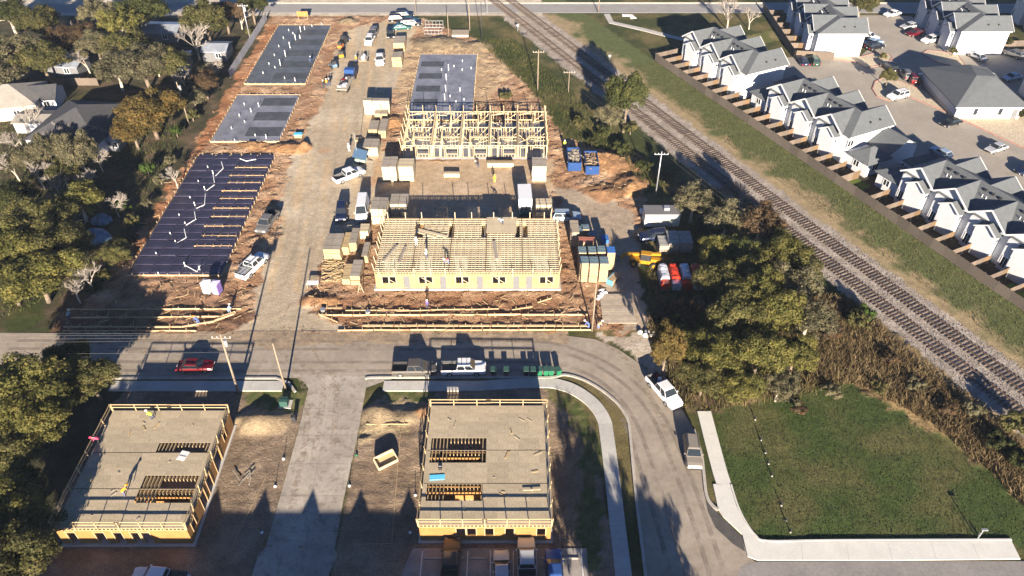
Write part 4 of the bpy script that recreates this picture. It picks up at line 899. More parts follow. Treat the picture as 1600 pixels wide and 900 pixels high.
MB().box((-2.3,.5,.95), (.7,.5,.5)).build('red_toolbox', PAINT['red'], t); MB().tube((-1.7,.45,.66), (-1.7,.45,1.2), .28, .26, 12).build('bucket', M_PVC, t)
car('suv','tan',(1077,682),(1085,742),'silver brown suv parked against the right kerb of the bend', group=G1)
G2 = 'vehicles in the bottom parking bays'
car('pickup','brown',(703,915),(707,860),'dark pickup truck nose to the near building, bottom of the photo', group=G2); car('sedan','silver',(785,925),(783,869),'small silver car between two pickup trucks at the bottom', group=G2)
car('pickup','silver',(824,915),(822,857),'large silver pickup truck at the bottom in front of the near building', group=G2); car('sedan','blue',(868,922),(864,868),'blue car in the rightmost used parking bay at the bottom', group=G2)
car('pickup','white',(300,915),(205,905),'white pickup roof cut off by the bottom edge at lower left')
G3 = 'vehicles on the building site'
t = car('pickup','white',(376,440),(416,402),'white work truck with tools and ladders parked beside the black foundation', group=G3, sc=1.05)
bedload(t, 2.0, M_GALV)
for s in (-.6, .5): MB().beam((-2.4,s,2.05), (.9,s,2.05), .08, .08).build('ladder_rack', M_GALV, t)
for k in range(3): MB().box((-2.2+k*1.4,-.05,2.0), (.08,1.3,.06)).build('ladder_rack', M_GALV, t)
car('pickup','grey',(428,340),(410,366),'dark grey pickup truck on the left of the site road', group=G3)
car('suv','navy',(536,323),(533,350),'dark blue suv parked left of a white van behind lumber', group=G3); car('van','white',(569,318),(565,350),'white van parked beside a dark suv behind lumber stacks', group=G3)
car('pickup','white',(523,287),(568,270),'white pickup truck with black bed on the site road', group=G3)
t = thing('box_truck', 'white box truck standing behind the truss deck building', 'truck', PG(820,326), R(-88), G3)
MB().b2(-3.0,1.6,-1.15,1.15,.9,3.1).build('cargo_box', PAINT['white'], t); MB().b2(1.65,3.3,-1.05,1.05,.45,1.35).build('cab', PAINT['teal'], t); MB().slab([(1.65,-1,2.3),(2.5,-1,2.3),(2.5,1,2.3),(1.65,1,2.3)], .95).build('cab_top', PAINT['white'], t); MB().face([(2.52,-.9,1.4),(2.52,.9,1.4),(2.52,.9,2.2),(2.52,-.9,2.2)]).build('windshield', M_GLASS, t)
MB().b2(-3,3.2,-.5,.5,.5,.9).build('chassis', M_DARK, t)
for x in (-2.0, 2.6):
    for s in (-1,1): o = MB().tube((x,s*.85,.42),(x,s*1.12,.42),.42,.42,12).build('wheel', M_TYRE, t); MB().tube((x,s*.9,.42),(x,s*1.14,.42),.22,.22,8).build('rim', M_RIM, o)
car('suv','paleblue',(868,343),(902,343),'pale blue pickup sized car beside the tan pallet stack', group=G3)
car('suv','navy',(1040,372),(1000,376),'dark blue car in the tree shade beside the yellow loader', group=G3)
car('suv','black',(609,47),(612,67),'black suv in front of the parked cars at the top of the site', group=G3); car('suv','white',(580,60),(575,75),'white suv facing the camera at the top of the site road', group=G3); car('suv','grey',(586,50),(581,62),'dark car tucked behind the white suv at the top of the site', group=G3)
t = car('pickup','white',(594,86),(594,108),'white pickup truck alone on the site road near the top', group=G3)
for k, (c0, y) in enumerate((('black',28),('teal',35),('black',33),('silver',41),('black',40),('teal',46))):
    x = (632,640,622,634,644,628)[k]; car('sedan' if k % 2 else 'suv', c0, (x-16,y+1), (x+16,y-1), ordn(k) + ' from the back of the parked cluster at the top of the site', group='cars clustered at the top of the site')
t = thing('flatbed_truck', 'long dark flatbed truck loaded with equipment on the site road', 'truck', PG(543,132), R(84), G3)
MB().b2(-4.5,1.8,-1.2,1.2,.85,1.05).build('flatbed', M_LUMG, t); MB().b2(1.9,4.2,-1.15,1.15,.5,1.6).build('cab', PAINT['navy'], t); MB().slab([(2.0,-1.05,2.5),(3.4,-1.05,2.5),(3.4,1.05,2.5),(2.0,1.05,2.5)], .9).build('cab_top', PAINT['blue'], t)
MB().b2(-4.4,4,-.5,.5,.5,.85).build('chassis', M_DARK, t)
for k in range(9): MB().box((-4.1+k*.66, random.uniform(-.5,.5), 1.2+random.uniform(0,.5)), (random.uniform(.3,.8), random.uniform(.4,1.3), random.uniform(.3,.7)), random.uniform(-.5,.5)).build('equipment', random.choice([M_LUM, M_GALV, PAINT['red'], M_DARK, M_GYP]), t)
for x in (-3.6,-2.6,3.0):
    for s in (-1,1): o = MB().tube((x,s*.8,.45),(x,s*1.15,.45),.45,.45,12).build('wheel', M_TYRE, t)
# parking lot
G4 = 'cars in the townhouse car park'
for kind, col, a, b, lab in (
 ('sedan','navy',(1258,105),(1248,92),'dark car left of the pair against the weathered fence'), ('suv','green',(1275,105),(1263,92),'dark green suv right of the pair against the weathered fence'),
 ('sedan','white',(1350,58),(1364,62),'white car half hidden behind the blank end wall'), ('suv','black',(1348,80),(1383,73),'black car in front of a white one by the island tree'), ('sedan','paleblue',(1350,72),(1378,67),'pale car between white and black ones by the blank wall'),
 ('sedan','white',(1407,22),(1379,28),'white sedan, farthest of the row in the top car park'), ('hatch','silver',(1430,42),(1406,47),'silver hatchback in the shade beside the red car at the top'), ('sedan','red',(1441,52),(1415,58),'bright red car between silver and white cars at the top'), ('suv','white',(1469,62),(1436,70),'white pickup like suv next to the red car at the top'),
 ('sedan','silver',(1536,97),(1514,86),'silver car driving in the shaded lane at top right'), ('suv','grey',(1592,92),(1572,84),'dark grey car at the right end of the shaded lane'),
 ('suv','black',(1392,112),(1382,105),'black car under the small island tree'), ('suv','grey',(1420,128),(1407,112),'grey suv left of the dark red suv'), ('suv','red',(1430,134),(1418,118),'dark red suv parked nose in beside the clubhouse'), ('sedan','paleblue',(1453,133),(1437,119),'pale blue car right of the dark red suv'), ('sedan','paleblue',(1483,113),(1470,120),'pale car partly hidden behind the clubhouse roof'),
 ('suv','white',(1415,150),(1388,157),'white suv beside the small island tree'), ('sedan','black',(1499,191),(1469,199),'black car alone in the middle row of the car park'), ('sedan','silver',(1569,231),(1541,240),'silver car parked alone below the gravel island'), ('hatch','paleblue',(1476,247),(1460,238),'pale blue car in shade between two townhouse rows'),
 ('sedan','silver',(1550,126),(1530,118),'silver car left of the pair behind the clubhouse'), ('sedan','paleblue',(1591,122),(1568,127),'pale blue car right of the pair behind the clubhouse'), ('sedan','navy',(1617,268),(1590,272),'dark car at the right edge of the photo beside the nearest row')):
    car(kind, col, a, b, lab, group=G4)
# ------------------------------------------------------------------ lumber stacks and pallets
def stack(label, px, py, w_, d_, h_, rz=0.0, mtop=M_LUMG, mside=M_LUM, layers=None, cols=1, name='lumber_stack', cat='lumber stack', group='stacks of new lumber'):
    """bundles of boards; (px,py) is the middle of the front bottom edge"""
    q = PG(px, py); t = thing(name, label, cat, q, rz, group); n = layers or max(1, round(h_/.8)); cw = w_/cols; z = .1
    for s in (-.35, 0, .35): MB().b2(s*w_-.05, s*w_+.05, 0.05, d_-.05, 0, .1).build('bearer', M_LUMG, t)
    hs = (h_-.1)/n
    for k in range(n):
        for c in range(cols):
            jx, jy = random.uniform(-.05,.05), random.uniform(-.10,.10); x0 = -w_/2 + c*cw + .02 + jx; x1 = x0 + cw - .04; mb = MB()
            nb = max(2, round(hs/.2)); bh = (hs-.05)/nb; nx = max(2, round(cw/.42))
            for i in range(nb):
                e = random.uniform(-.03,.03)
                for j in range(nx): mb.b2(x0+(x1-x0)*j/nx+.008, x0+(x1-x0)*(j+1)/nx-.008, jy+e+random.uniform(-.03,.03), d_+jy+e, z+i*bh, z+(i+1)*bh-.012)
            mb.b2(x0-.004, x1+.004, jy+.02, d_+jy-.02, z+nb*bh-.012, z+nb*bh+.006, 1 if k == n-1 else 0)
            for sx in (.25, .7): mb.b2(x0-.012, x1+.012, d_*sx, d_*sx+.05, z-.005, z+nb*bh+.012, 2)
            mb.build('bundle', [mside, mtop, M_DARK], t)
        z += hs
    return t
S = stack
S('tall lumber bundle at the left end of the row beside the truss deck building', 514, 408, 1.35, 4.2, 2.3); S('second lumber bundle from the left in the row beside the truss building', 527.5, 409, 1.35, 4.3, 2.4)
S('tan topped lumber bundle in the middle of the row beside the truss building', 541, 399, 1.1, 4.0, 1.7, mtop=M_LUM); S('short lumber bundle at the right end of the row by the scrap pile', 553, 395, 1.2, 4.0, 1.9)
S('small bright pallet of boards lying behind the four lumber bundles', 544, 365, 1.1, 1.2, .9, mtop=M_LUMW, mside=M_LUMW); S('pale lumber stack under the rear of the white van', 570, 374, 1.5, 2.2, 1.6, mtop=M_LUMW, mside=M_LUMW)
S('narrow grey topped lumber stack between the scrap pile and the truss building', 571, 411, .95, 3.6, 1.5); S('near left lumber bundle of the pair in front of the scrap pile', 542, 446, 1.2, 3.8, 1.1, mtop=M_LUM); S('near right grey topped lumber bundle in front of the scrap pile', 556, 446, 1.5, 4.0, 1.7)
S('bright stack of white panels at the left rear corner of the truss building', 594, 351, 2.6, 3.6, 3.2, mside=M_LUMW, cols=2); S('second bright stack of white panels behind the truss building corner', 624, 337, 2.9, 3.2, 2.4, mside=M_LUMW, cols=2)
S('wide tall wall of lumber ends beside the site road', 590, 180, 5.2, 1.3, 3.3, mside=M_LUMW, cols=3, layers=4); S('lumber bundle in front of the tall wall of lumber ends', 596, 187, 2.6, 3.4, 1.4, cols=2)
S('middle left lumber bundle beside the stud framing', 583, 212, 1.8, 3.8, 1.4); S('middle right lumber bundle beside the stud framing', 598, 216, 1.5, 5.0, 1.7); S('near lumber stack with bright ends beside the stud framing', 580, 245, 2.8, 3.4, 2.0, mside=M_LUMW, cols=2); S('small yellow board pile on the site road beside lumber', 559, 222, 1.2, 1.2, .5, mtop=M_LUM)
S('left of two tall white panel stacks at the stud framing corner', 610, 284, 2.6, 3.6, 3.2, mside=M_LUMW, cols=2); S('right of two tall white panel stacks at the stud framing corner', 636, 284, 2.7, 2.9, 3.2, mtop=M_LUMW, mside=M_LUMW, layers=3)
S('tall white panel stack at the right front corner of the stud framing', 842, 284, 2.6, 3.2, 3.3, mtop=M_LUMG, mside=M_LUMW, layers=3); S('long low pile of white boards against the stud framing', 782, 262, 4.9, 1.0, 1.1, mtop=M_LUM, mside=M_LUMW, layers=2); S('small isolated pile of white boards on the packed dirt', 706, 278, 2.9, .8, .9, mtop=M_LUMW, mside=M_LUMW, layers=2)
S('white panel stack at the right rear corner of the truss building', 850, 338, 2.8, 2.0, 2.4, mtop=M_LUMW, mside=M_LUMW); S('far lumber stack left of the sand mound at the top', 624, 81, 2.6, 4.2, 2.2, cols=2); S('lumber stack nearer the white pickup at the top', 621, 105, 2.2, 3.2, 2.4, cols=2)
S('low pile of boards on the dirt at the left of the pale slab', 668, 197, 1.0, 1.0, .4)
GP = 'pallets of boards with coloured tops'
MTEAL = mat('teal_wrap', (.13,.19,.215), .55, .2, 2, fine=.1); MRED = mat('red_wrap_top', (.38,.14,.09), .6, .2, 2, fine=.1); MBLU = mat('blue_wrap_top', (.04,.14,.42), .5, .2, 2); MTAN = mat('tan_board_side', (.34,.25,.15), .8, .12, 1.5, fine=.08); MCAR = mat('tan_carton', (.30,.25,.185), .85, .1, 1.5)
def pal(label, px, py, w_, d_, h_, mtop, mside=MTAN, n=3): return stack(label, px, py, w_, d_, h_, 0, mtop, mside, n, 1, 'board_pallet', 'pallet', GP)
pal('tall plain tan carton stack left of the coloured pallets', 897, 386, 1.4, 3.4, 3.0, MCAR, MCAR, 2); pal('rear left grey teal topped pallet behind the red topped ones', 904, 380, 1.3, 1.6, 2.4, MTEAL); pal('rear middle grey teal topped pallet behind the red topped ones', 914, 377, 1.3, 1.4, 2.4, MTEAL); pal('rear right grey teal topped pallet, lowest of the three', 924, 382, 1.4, 1.4, 1.9, MTEAL)
pal('left red topped pallet of boards', 909, 402, 1.3, 1.5, 3.0, MRED); pal('right red topped pallet of boards', 922.5, 402, 1.3, 1.5, 3.0, MRED)
for k, (nm, m) in enumerate((('first', MTEAL), ('second', MTEAL), ('third', MTEAL), ('blue topped fourth', MBLU))): pal(nm + ' pallet from the left in the middle row of tall pallets', 908.5 + k*14.6, 424, 1.25, 1.6, 3.7, m)
for k, nm in enumerate(('left', 'middle', 'right')): pal(nm + ' of the three tall near pallets with tan board fronts', 911 + k*15.2, 442, 1.35, 1.75, 3.75, MTEAL, MTAN)
pal('single low blue pallet behind the blue topped tall one', 945, 382, 1.2, 1.4, .9, MBLU, MBLU, 1)
t = thing('blue_board_bundle', 'bright blue edged board bundle fallen beside the tall pallets', 'board bundle', PG(959,438), R(-38)); MB().box((0,0,.4), (1.0,2.4,.75)).build('bundle', MTAN, t); MB().box((-.0,-1.22,.4), (1.04,.08,.8)).build('blue_edge', M_BLUEB, t); MB().box((-.54,0,.4), (.06,2.4,.8)).build('blue_edge', M_BLUEB, t)
# wrapped rolls of roofing
def roll_pallet(label, px, m1, m2):
    q = PG(px, 455); t = thing('wrapped_pallet', label, 'wrapped pallet', q, 0, 'red and silver wrapped pallets')
    for k in range(4):
        mb = MB(); z0 = .12 + .0; y = k*1.05; pr = [(-.68,.05),(-.7,1.5),(-.5,1.85),(0,1.95),(.5,1.85),(.7,1.5),(.68,.05)]; hh = 1 if k else .72
        r = [[(a*(1+random.uniform(-.05,.05)), y+dy, z0+b*hh*(1+random.uniform(-.04,.04))) for a, b in pr] for dy in (.02, .5, .98)]
        for i in range(2):
            for j in range(len(pr)-1): mb.face([r[i][j], r[i][j+1], r[i+1][j+1], r[i+1][j]][::-1])
        mb.face(r[0]); mb.face(r[2][::-1]); mb.build('wrapped_bundle', (m1, m1, m1, m1)[k] if k else m2, t)
    MB().b2(-.7,.7,0,4.2,0,.12).build('bearer', M_LUMG, t)
for px, a, m1, m2 in ((1039.5,'leftmost silver wrapped pallet beside the yellow loader',M_FOILS,M_FOILR), (1056.5,'left red wrapped pallet between two silver ones',M_FOILR,M_FOILS), (1073.5,'silver wrapped pallet between two red ones',M_FOILS,M_FOILR), (1090.5,'rightmost red wrapped pallet under the trees',M_FOILR,M_FOILS)): roll_pallet(a, px, m1, m2)
for k, (px, py, w_, d_, h_) in enumerate(((1037,398,1.6,2.8,1.7),(1051,397,1.8,3.4,2.2),(1071,397,2.0,3.2,2.1))):
    S(('left','middle','right')[k] + ' grey covered stack behind the red and silver pallets', px, py, w_, d_, h_, mtop=mat('grey_cover', (.30,.29,.27), .8, .2, 2), mside=M_LUMG)
# scrap wood pile
sp = MB()
for k in range(260):
    q = P(random.uniform(507,536), random.uniform(410,442)); a = random.uniform(-.5,.5) + (.35 if random.random() < .8 else 1.8); sp.box((q.x,q.y,.12+random.uniform(0,.45)), (random.uniform(.5,1.3),.1,.06), a)
tag(sp.build('scrap_wood', M_LUM, kind='stuff'), 'heap of short scrap boards between the lumber bundles', 'scrap wood')
sp = MB()
for k in range(750):
    while True:
        px, py = random.uniform(100,985), random.uniform(40,515); q = P(px,py)
        j = int(np.searchsorted(ys,q.y)); i = int(np.searchsorted(xs,q.x))
        if AMP[j,i] > .1 and q.y > 78: break
    sp.box((q.x,q.y,gh(q.x,q.y)+.1), (random.uniform(.2,1.3),random.uniform(.05,.14),.05), random.uniform(0,3.1))
tag(sp.build('scattered_offcuts', M_LUM, kind='stuff'), 'pale board offcuts scattered over the red dirt of the site', 'offcuts')
sp = []
for k in range(5000):
    px, py = random.uniform(100,1000), random.uniform(30,515); q = P(px,py); j = int(np.searchsorted(ys,q.y)); i = int(np.searchsorted(xs,q.x))
    if AMP[j,i] > .1: sp.append((q.x,q.y,gh(q.x,q.y)))
stones('dirt_clods', sp, .07, .22, mat('clod', (.24,.14,.08), .95, .25, 1), 'dirt clods lying on the churned red soil', 'clods')
# ------------------------------------------------------------------ site equipment
def dumpster(label, px, py, m_load):
    t = thing('dumpster', label, 'dumpster', PG(px,py), 0, 'blue dumpsters'); W, L, Hh = 2.3, 5.4, 1.9
    MB().b2(-W/2,W/2,0,L,.15,.25).build('floor', M_BLUE, t); MB().b2(-W/2,W/2,-.04,.06,.15,Hh).build('end_wall', M_BLUE, t); MB().b2(-W/2,W/2,L-.06,L+.04,.15,Hh).build('end_wall', M_BLUE, t)
    for s in (-1,1):
        w_ = MB().b2(s*W/2-.05,s*W/2+.05,.07,L-.07,.15,Hh).build('side_wall', M_BLUE, t); rb = MB()
        for k in range(6): rb.b2(s*(W/2+.08)-.04,s*(W/2+.08)+.04,.3+k*.95,.42+k*.95,.2,Hh-.05)
        rb.build('ribs', M_BLUE, w_)
    ld = MB()
    for k in range(60): ld.box((random.uniform(-.9,.9),random.uniform(.4,5.0),1.2+random.uniform(0,.65)), (random.uniform(.4,1.6),random.uniform(.08,.4),random.uniform(.05,.2)), random.uniform(0,3.1))
    ld.b2(-1.05,1.05,.1,L-.1,.25,1.25); ld.build('scrap_load', m_load, t)
dumpster('left blue dumpster heaped with scrap wood', 897.5, 268, M_LUMG); dumpster('right blue dumpster with cardboard and dark scrap', 925, 274, mat('card_scrap', (.22,.16,.11), .9, .5, 1.5))
t = thing('site_office', 'white and grey site container under the trees', 'container', PG(1033,356)); MB().b2(-2.9,2.9,0,2.5,.25,2.7).build('box', mat('cream_metal', (.50,.50,.42), .6, .12, 1), t); MB().b2(-3.0,3.0,-.1,2.6,2.7,2.82).build('roof', M_GYP, t); MB().b2(-2.7,-1.8,-.05,0,.3,2.3).build('door', M_TRIM, t); MB().b2(.3,1.2,1.0,1.9,2.82,3.3).build('air_conditioner', M_GALV, t); MB().b2(-2.8,2.8,.3,2.2,0,.25).build('skid', M_DARK, t)
t = thing('generator_box', 'small white utility box left of the site container', 'box', PG(1004.5,336)); MB().b2(-.5,.5,0,.7,.15,1.0).build('cabinet', M_TRIM, t); MB().b2(-.45,.45,.05,.65,0,.15).build('skid', M_DARK, t)
# telehandler
a, b = P(985,412), P(1032,412); t = thing('telehandler', 'yellow telescopic loader with its boom lowered under the trees', 'loader', PG(1006,412), R(-12))
MB().b2(-2.3,2.3,-.8,.8,.6,1.25).build('chassis', M_YEL, t); MB().beam((2.4,.3,2.1), (-3.4,.3,1.2), .42, .45).build('boom', M_YEL, t); MB().beam((-3.2,.3,1.3), (-3.7,.3,.3), .5, .3).build('boom_head', M_YEL, t)
cb = MB().b2(-.6,.9,-.85,.0,1.25,2.45).build('cab', M_DARK, t); MB().b2(-.65,.95,-.9,.05,2.45,2.55).build('cab_roof', M_YEL, cb); MB().b2(1.0,2.4,-.9,-.2,1.25,1.75).build('engine_cover', M_YEL, t)
for s in (-.3,.9): MB().b2(-4.9,-3.7,s-.06,s+.06,.14,.2).build('fork', M_DARK, t)
for x in (-1.6,1.6):
    for s in (-1,1): o = MB().tube((x,s*.85,.62),(x,s*1.25,.62),.62,.62,14).build('wheel', M_TYRE, t); MB().tube((x,s*.9,.62),(x,s*1.27,.62),.32,.32,10).build('rim', M_YEL, o)
# portable toilets
for px, py, m, m2, lab in ((326,456,M_TRIM,M_TRIM,'white portable toilet beside a purple one'), (341,458,mat('purple_plastic', (.20,.13,.36), .5, .08, 2),mat('lilac_roof', (.52,.46,.66), .5, .05, 2),'purple portable toilet beside a white one')):
    t = thing('portable_toilet', lab, 'portable toilet', PG(px,py), R(-12)); MB().b2(-.55,.55,-.55,.55,.1,2.05).build('cabin', m, t); r = MB(); hip_roof(r,-.6,.6,-.62,.62,2.05,2.32,.05); r.build('roof', m2, t); d = MB().b2(-.4,.4,-.6,-.56,.15,1.95).build('door', m2, t); MB().box((.3,-.62,1.05), (.05,.05,.14)).build('handle', M_DARK, d); MB().b2(-.6,.6,-.6,.6,0,.1).build('base', M_DARK, t)
t = thing('solar_light_trailer', 'trailer with a tilted solar panel and tall mast beside the white pickup', 'light tower', PG(565,254), R(-15))
MB().b2(-1.0,1.0,-.6,.6,.5,.95).build('trailer_body', M_GREEN if False else mat('pale_green', (.28,.36,.28), .6, .1, 2), t)
mb = MB(); mb.slab([(-1.3,-.9,1.6),(1.3,-.9,1.2),(1.3,.8,2.2),(-1.3,.8,2.6)], .06); mb.build('solar_panel', mat('solar_cells', (.05,.09,.15), .25, .15, 4, spec=.6), t); MB().tube((-.9,.4,.9),(-.9,.4,6.0),.06,.05).build('mast', M_GALV, t); MB().tube((.2,0,.9),(.2,0,1.85),.06).build('panel_post', M_GALV, t)
for s in (-1,1): MB().tube((0,s*.6,.33),(0,s*.8,.33),.33,.33,12).build('wheel', M_TYRE, t)
MB().beam((1.0,0,.5),(2.2,0,.4),.1,.1).build('drawbar', M_GALV, t)
# small machines and tool clusters at the top of the site
for k, (px, py, m, lab) in enumerate(((538,66,M_DARK,'dark small machine farthest along the top left slab edge'), (533,76,mat('orange_paint', (.55,.16,.03), .5, .1, 2),'orange small machine beside the far slab'), (534,90,M_YEL,'yellow compactor beside the far slab'), (522,106,M_TARP,'blue covered machine beside the far slab corner'))):
    t = thing('small_machine', lab, 'machine', PG(px,py), R(60+k*20)); MB().b2(-.9,.7,-.55,.55,.45,1.1).build('engine_body', m, t); MB().b2(-.6,.2,-.5,.5,1.1,1.75).build('operator_cage', M_DARK, t); MB().beam((.6,0,.9),(1.5,0,.35),.5,.15).build('arm', m, t); MB().b2(1.2,1.6,-.7,.7,.05,.45).build('bucket', M_GALV, t)
    for x in (-.5,.5):
        for s in (-1,1): MB().tube((x,s*.55,.35),(x,s*.8,.35),.35,.35,10).build('wheel', M_TYRE, t)
t = thing('water_trailer', 'small beige trailer with a rail frame on the site road', 'trailer', PG(569,95), R(88))
MB().b2(-1.5,1.3,-.8,.8,.55,.7).build('bed', M_LUMG, t); fr = MB()
for s in (-1,1):
    fr.b2(-1.5,1.3,s*.8-.03,s*.8+.03,1.2,1.28)
    for x in (-1.4,0,1.2): fr.b2(x-.03,x+.03,s*.8-.03,s*.8+.03,.7,1.2)
fr.build('rail_frame', M_GALV, t); MB().tube((-1.0,0,1.1),(.6,0,1.1),.4,.4,12).build('tank', M_TRIM, t)
for s in (-1,1): MB().tube((0,s*.8,.35),(0,s*1.0,.35),.35,.35,10).build('wheel', M_TYRE, t)
t = thing('a_frame_stand', 'white wooden a frame stand on the dirt by the lumber', 'stand', PG(564,457)); 
for s in (-1,1): MB().beam((s*.45,0,0),(0,.1,1.7),.1,.06).build('leg', M_LUMW, t)
MB().beam((-.25,.03,.7),(.25,.03,.7),.08,.05).build('crossbar', M_LUMW, t)
t = thing('work_table', 'white work table at the edge of the site road', 'table', PG(489,452)); MB().b2(-.9,.9,0,.9,.8,.88).build('table_top', M_TRIM, t)
for x in (-.8,.8):
    for y in (.1,.8): MB().b2(x-.04,x+.04,y-.04,y+.04,0,.8).build('leg', M_LUM, t)
t = thing('blue_cooler_table', 'small table with a blue sheet at the edge of the middle slab', 'table', PG(466,216)); MB().b2(-.8,.8,0,1.0,.7,.78).build('table_top', M_BLUEB, t); MB().b2(-.7,.7,.05,.12,.0,.7).build('panel', M_LUM, t); MB().b2(-.7,.7,.88,.95,.0,.7).build('panel', M_LUM, t)
t = thing('sign_board', 'yellow board on posts at the head of the far slab', 'sign', PG(474,31)); MB().b2(-1.4,1.4,0,.06,.7,2.0).build('board', M_YEL if False else M_PLY, t)
for s in (-1,1): MB().b2(s*1.2-.05,s*1.2+.05,.06,.14,0,2.1).build('post', M_LUM, t)
t = thing('concrete_pad_cage', 'chain link cage with white pipes beside the sand mound', 'cage', PG(677,55))
for k in range(6): MB().tube((-2.2+k*.88,0,0),(-2.2+k*.88,0,2.0),.05).build('post', M_GALV, t); MB().tube((-2.2+k*.88,4,0),(-2.2+k*.88,4,2.0),.05).build('post', M_GALV, t)
for y in (0,4):
    for z in (.3,1.1,1.95): MB().tube((-2.2,y,z),(2.2,y,z),.04,.04,6).build('rail', M_GALV, t)
t = thing('meter_shed', 'low concrete pad building in the grass at the top', 'shed', P(719,58)); MB().b2(-2.0,2.0,0,3.0,0,.45).build('base', M_CONC, t); MB().b2(-2.1,2.1,-.1,3.1,.45,.6).build('lid', mat('tan_lid', (.30,.25,.18), .9), t)
# trench forms behind the street: each board on its own
def boards(label, segs, m=M_BOARDT):
    c0 = P(*segs[0][0]); t = thing('trench_form', label, 'form boards', (c0.x, c0.y, 0))
    for pa, pb, w_, h_ in segs:
        a, b = P(*pa), P(*pb); d = b - a; n = max(1, round(d.length/4.9))
        for k in range(n):
            p, q = a + d*(k/n), a + d*((k+1)/n - .004); z = .16 + random.uniform(-.04,.05)
            MB().beam((p.x-c0.x,p.y-c0.y+random.uniform(-.04,.04),z), (q.x-c0.x,q.y-c0.y+random.uniform(-.04,.04),z), w_, h_).build('board', m, t)
            for e in (.2,.7): r = p + (q-p)*e; MB().b2(r.x-c0.x-.03,r.x-c0.x+.03,r.y-c0.y+.1,r.y-c0.y+.16,0,.55).build('stake', M_LUM, t)
boards('timber trench forms on the left behind the street', [((105,485),(378,484),.07,.3),((112,498),(345,496),.07,.3),((345,497),(368,489),.07,.3),((100,512),(285,512),.16,.3),((285,512),(335,503),.16,.3),((335,503),(366,492),.1,.3),((98,518),(308,518),.07,.2)])
boards('long timber trench forms on the right behind the street', [((500,494),(920,493),.08,.34),((540,486),(640,486),.07,.2),((620,487),(780,484),.07,.2),((566,510),(920,510),.28,.2),((528,517),(925,517),.08,.25),((498,492),(528,505),.08,.2),((588,452),(700,449),.07,.2),((800,485),(832,480),.1,.2),((840,474),(862,467),.1,.2),((505,482),(535,482),.3,.1)])
t = thing('plank_ramp', 'grey plank platform at the right end of the trench', 'platform', PG(967,498))
for k in range(8): MB().b2(-2.4,2.4,-1.1+k*.8,-.36+k*.8,.08,.16+.01*(k%2)).build('plank', mat('grey_plank', (.34,.285,.22), .9, .15, 1.5, fine=.15, objvar=.12), t)
t = thing('white_bag_pile', 'pile of white bags at the right end of the pallet row', 'bags', PG(938,462))
for k in range(9): MB().dome((random.uniform(-.8,.8),random.uniform(-.8,1.2),0), random.uniform(.3,.5), random.uniform(.3,.5)).build('bag', M_TRIM, t)
for k, (px, py, lab) in enumerate(((575,490,'white bucket of tools in the left end of the right trench'),(505,487,'blue grey bucket at the tip of the right trench'))):
    t = thing('bucket', lab, 'bucket', PG(px,py)); MB().tube((0,0,0),(0,0,.5),.3,.36,12).build('pail', M_TRIM if k == 0 else M_GALV, t); MB().tube((0,0,.45),(0,0,.52),.38,.38,12).build('rim', M_GALV, t)
t = thing('yellow_wrapped_pile', 'pile of pale sacks and rubble at the road bend by the trees', 'rubble', PG(1012,524))
for k in range(8): MB().dome((random.uniform(-1.2,1.2),random.uniform(-.5,1.0),0), random.uniform(.3,.6), random.uniform(.25,.5), 7, 2).build('sack', random.choice([M_TRIM, M_LUMW, M_CONC]), t)
t = thing('green_transformer', 'green utility transformer box on a pad by the corner pole', 'transformer', PG(444,637)); MB().b2(-.7,.9,-.2,1.2,0,.15).build('pad', M_CONC, t); MB().b2(-.5,.5,0,.9,.15,1.1).build('cabinet', M_DGREEN, t); MB().b2(-.55,.55,-.04,.5,1.1,1.16).build('lid', M_DGREEN, t)
t = thing('dark_pedestal', 'dark utility pedestal box in the corner grass', 'pedestal', PG(459.5,660)); MB().b2(-.25,.25,0,.4,0,.9).build('cabinet', M_DARK, t); MB().b2(-.3,.3,-.05,.45,.9,.98).build('cap', M_DARK, t)
t = thing('wooden_crate_frame', 'tilted open wooden crate frame on the dirt strip', 'crate', PG(603,722,.25), R(33))
fm = MB()
for s in (-1,1): MB().b2(-1.25,1.25,s*.75-.06,s*.75+.06,0,.55).build('side_board', M_LUMW, t); MB().b2(s*1.25-.06,s*1.25+.06,-.69,.69,0,.55).build('side_board', M_LUMW, t)
MB().b2(-1.2,1.2,-.7,.7,0,.06).build('base', M_LUM, t); t.rotation_euler.x = R(14)
# curb bins
def bin_(label, px, py, m=M_GREEN, rz=0.0):
    t = thing('wheelie_bin', label, 'bin', PG(px,py,.02), rz, 'green bins along the kerb')
    b = MB(); B = [(-.26,-.3,.08),(.26,-.3,.08),(.26,.3,.08),(-.26,.3,.08)]; T = [(-.34,-.42,1.05),(.34,-.42,1.05),(.34,.42,1.05),(-.34,.42,1.05)]
    for k in range(4): j=(k+1)%4; b.face([B[k],B[j],T[j],T[k]])
    b.face(B[::-1]); b.build('tub', m, t); MB().b2(-.36,.36,-.44,.46,1.05,1.13).build('lid', M_DGREEN, t); MB().b2(-.3,.3,.44,.52,.95,1.02).build('handle', M_DARK, t)
    for s in (-1,1): MB().tube((s*.24,.34,.12),(s*.3,.34,.12),.12,.12,8).build('wheel', M_TYRE, t)
for k, px in enumerate((843,853,861,872)): bin_(('leftmost','second','third','rightmost tilted')[k] + ' of the four sunlit green bins on the kerb', px, 585, rz=R(20) if k == 3 else 0)
for k, px in enumerate((771,791,822,833)): bin_(('leftmost','second','third','rightmost')[k] + ' of the bins coloured dark for the building shadow they stand in', px, 585, M_DARK)  # tubs near black instead of green, the building shadow put into the colour
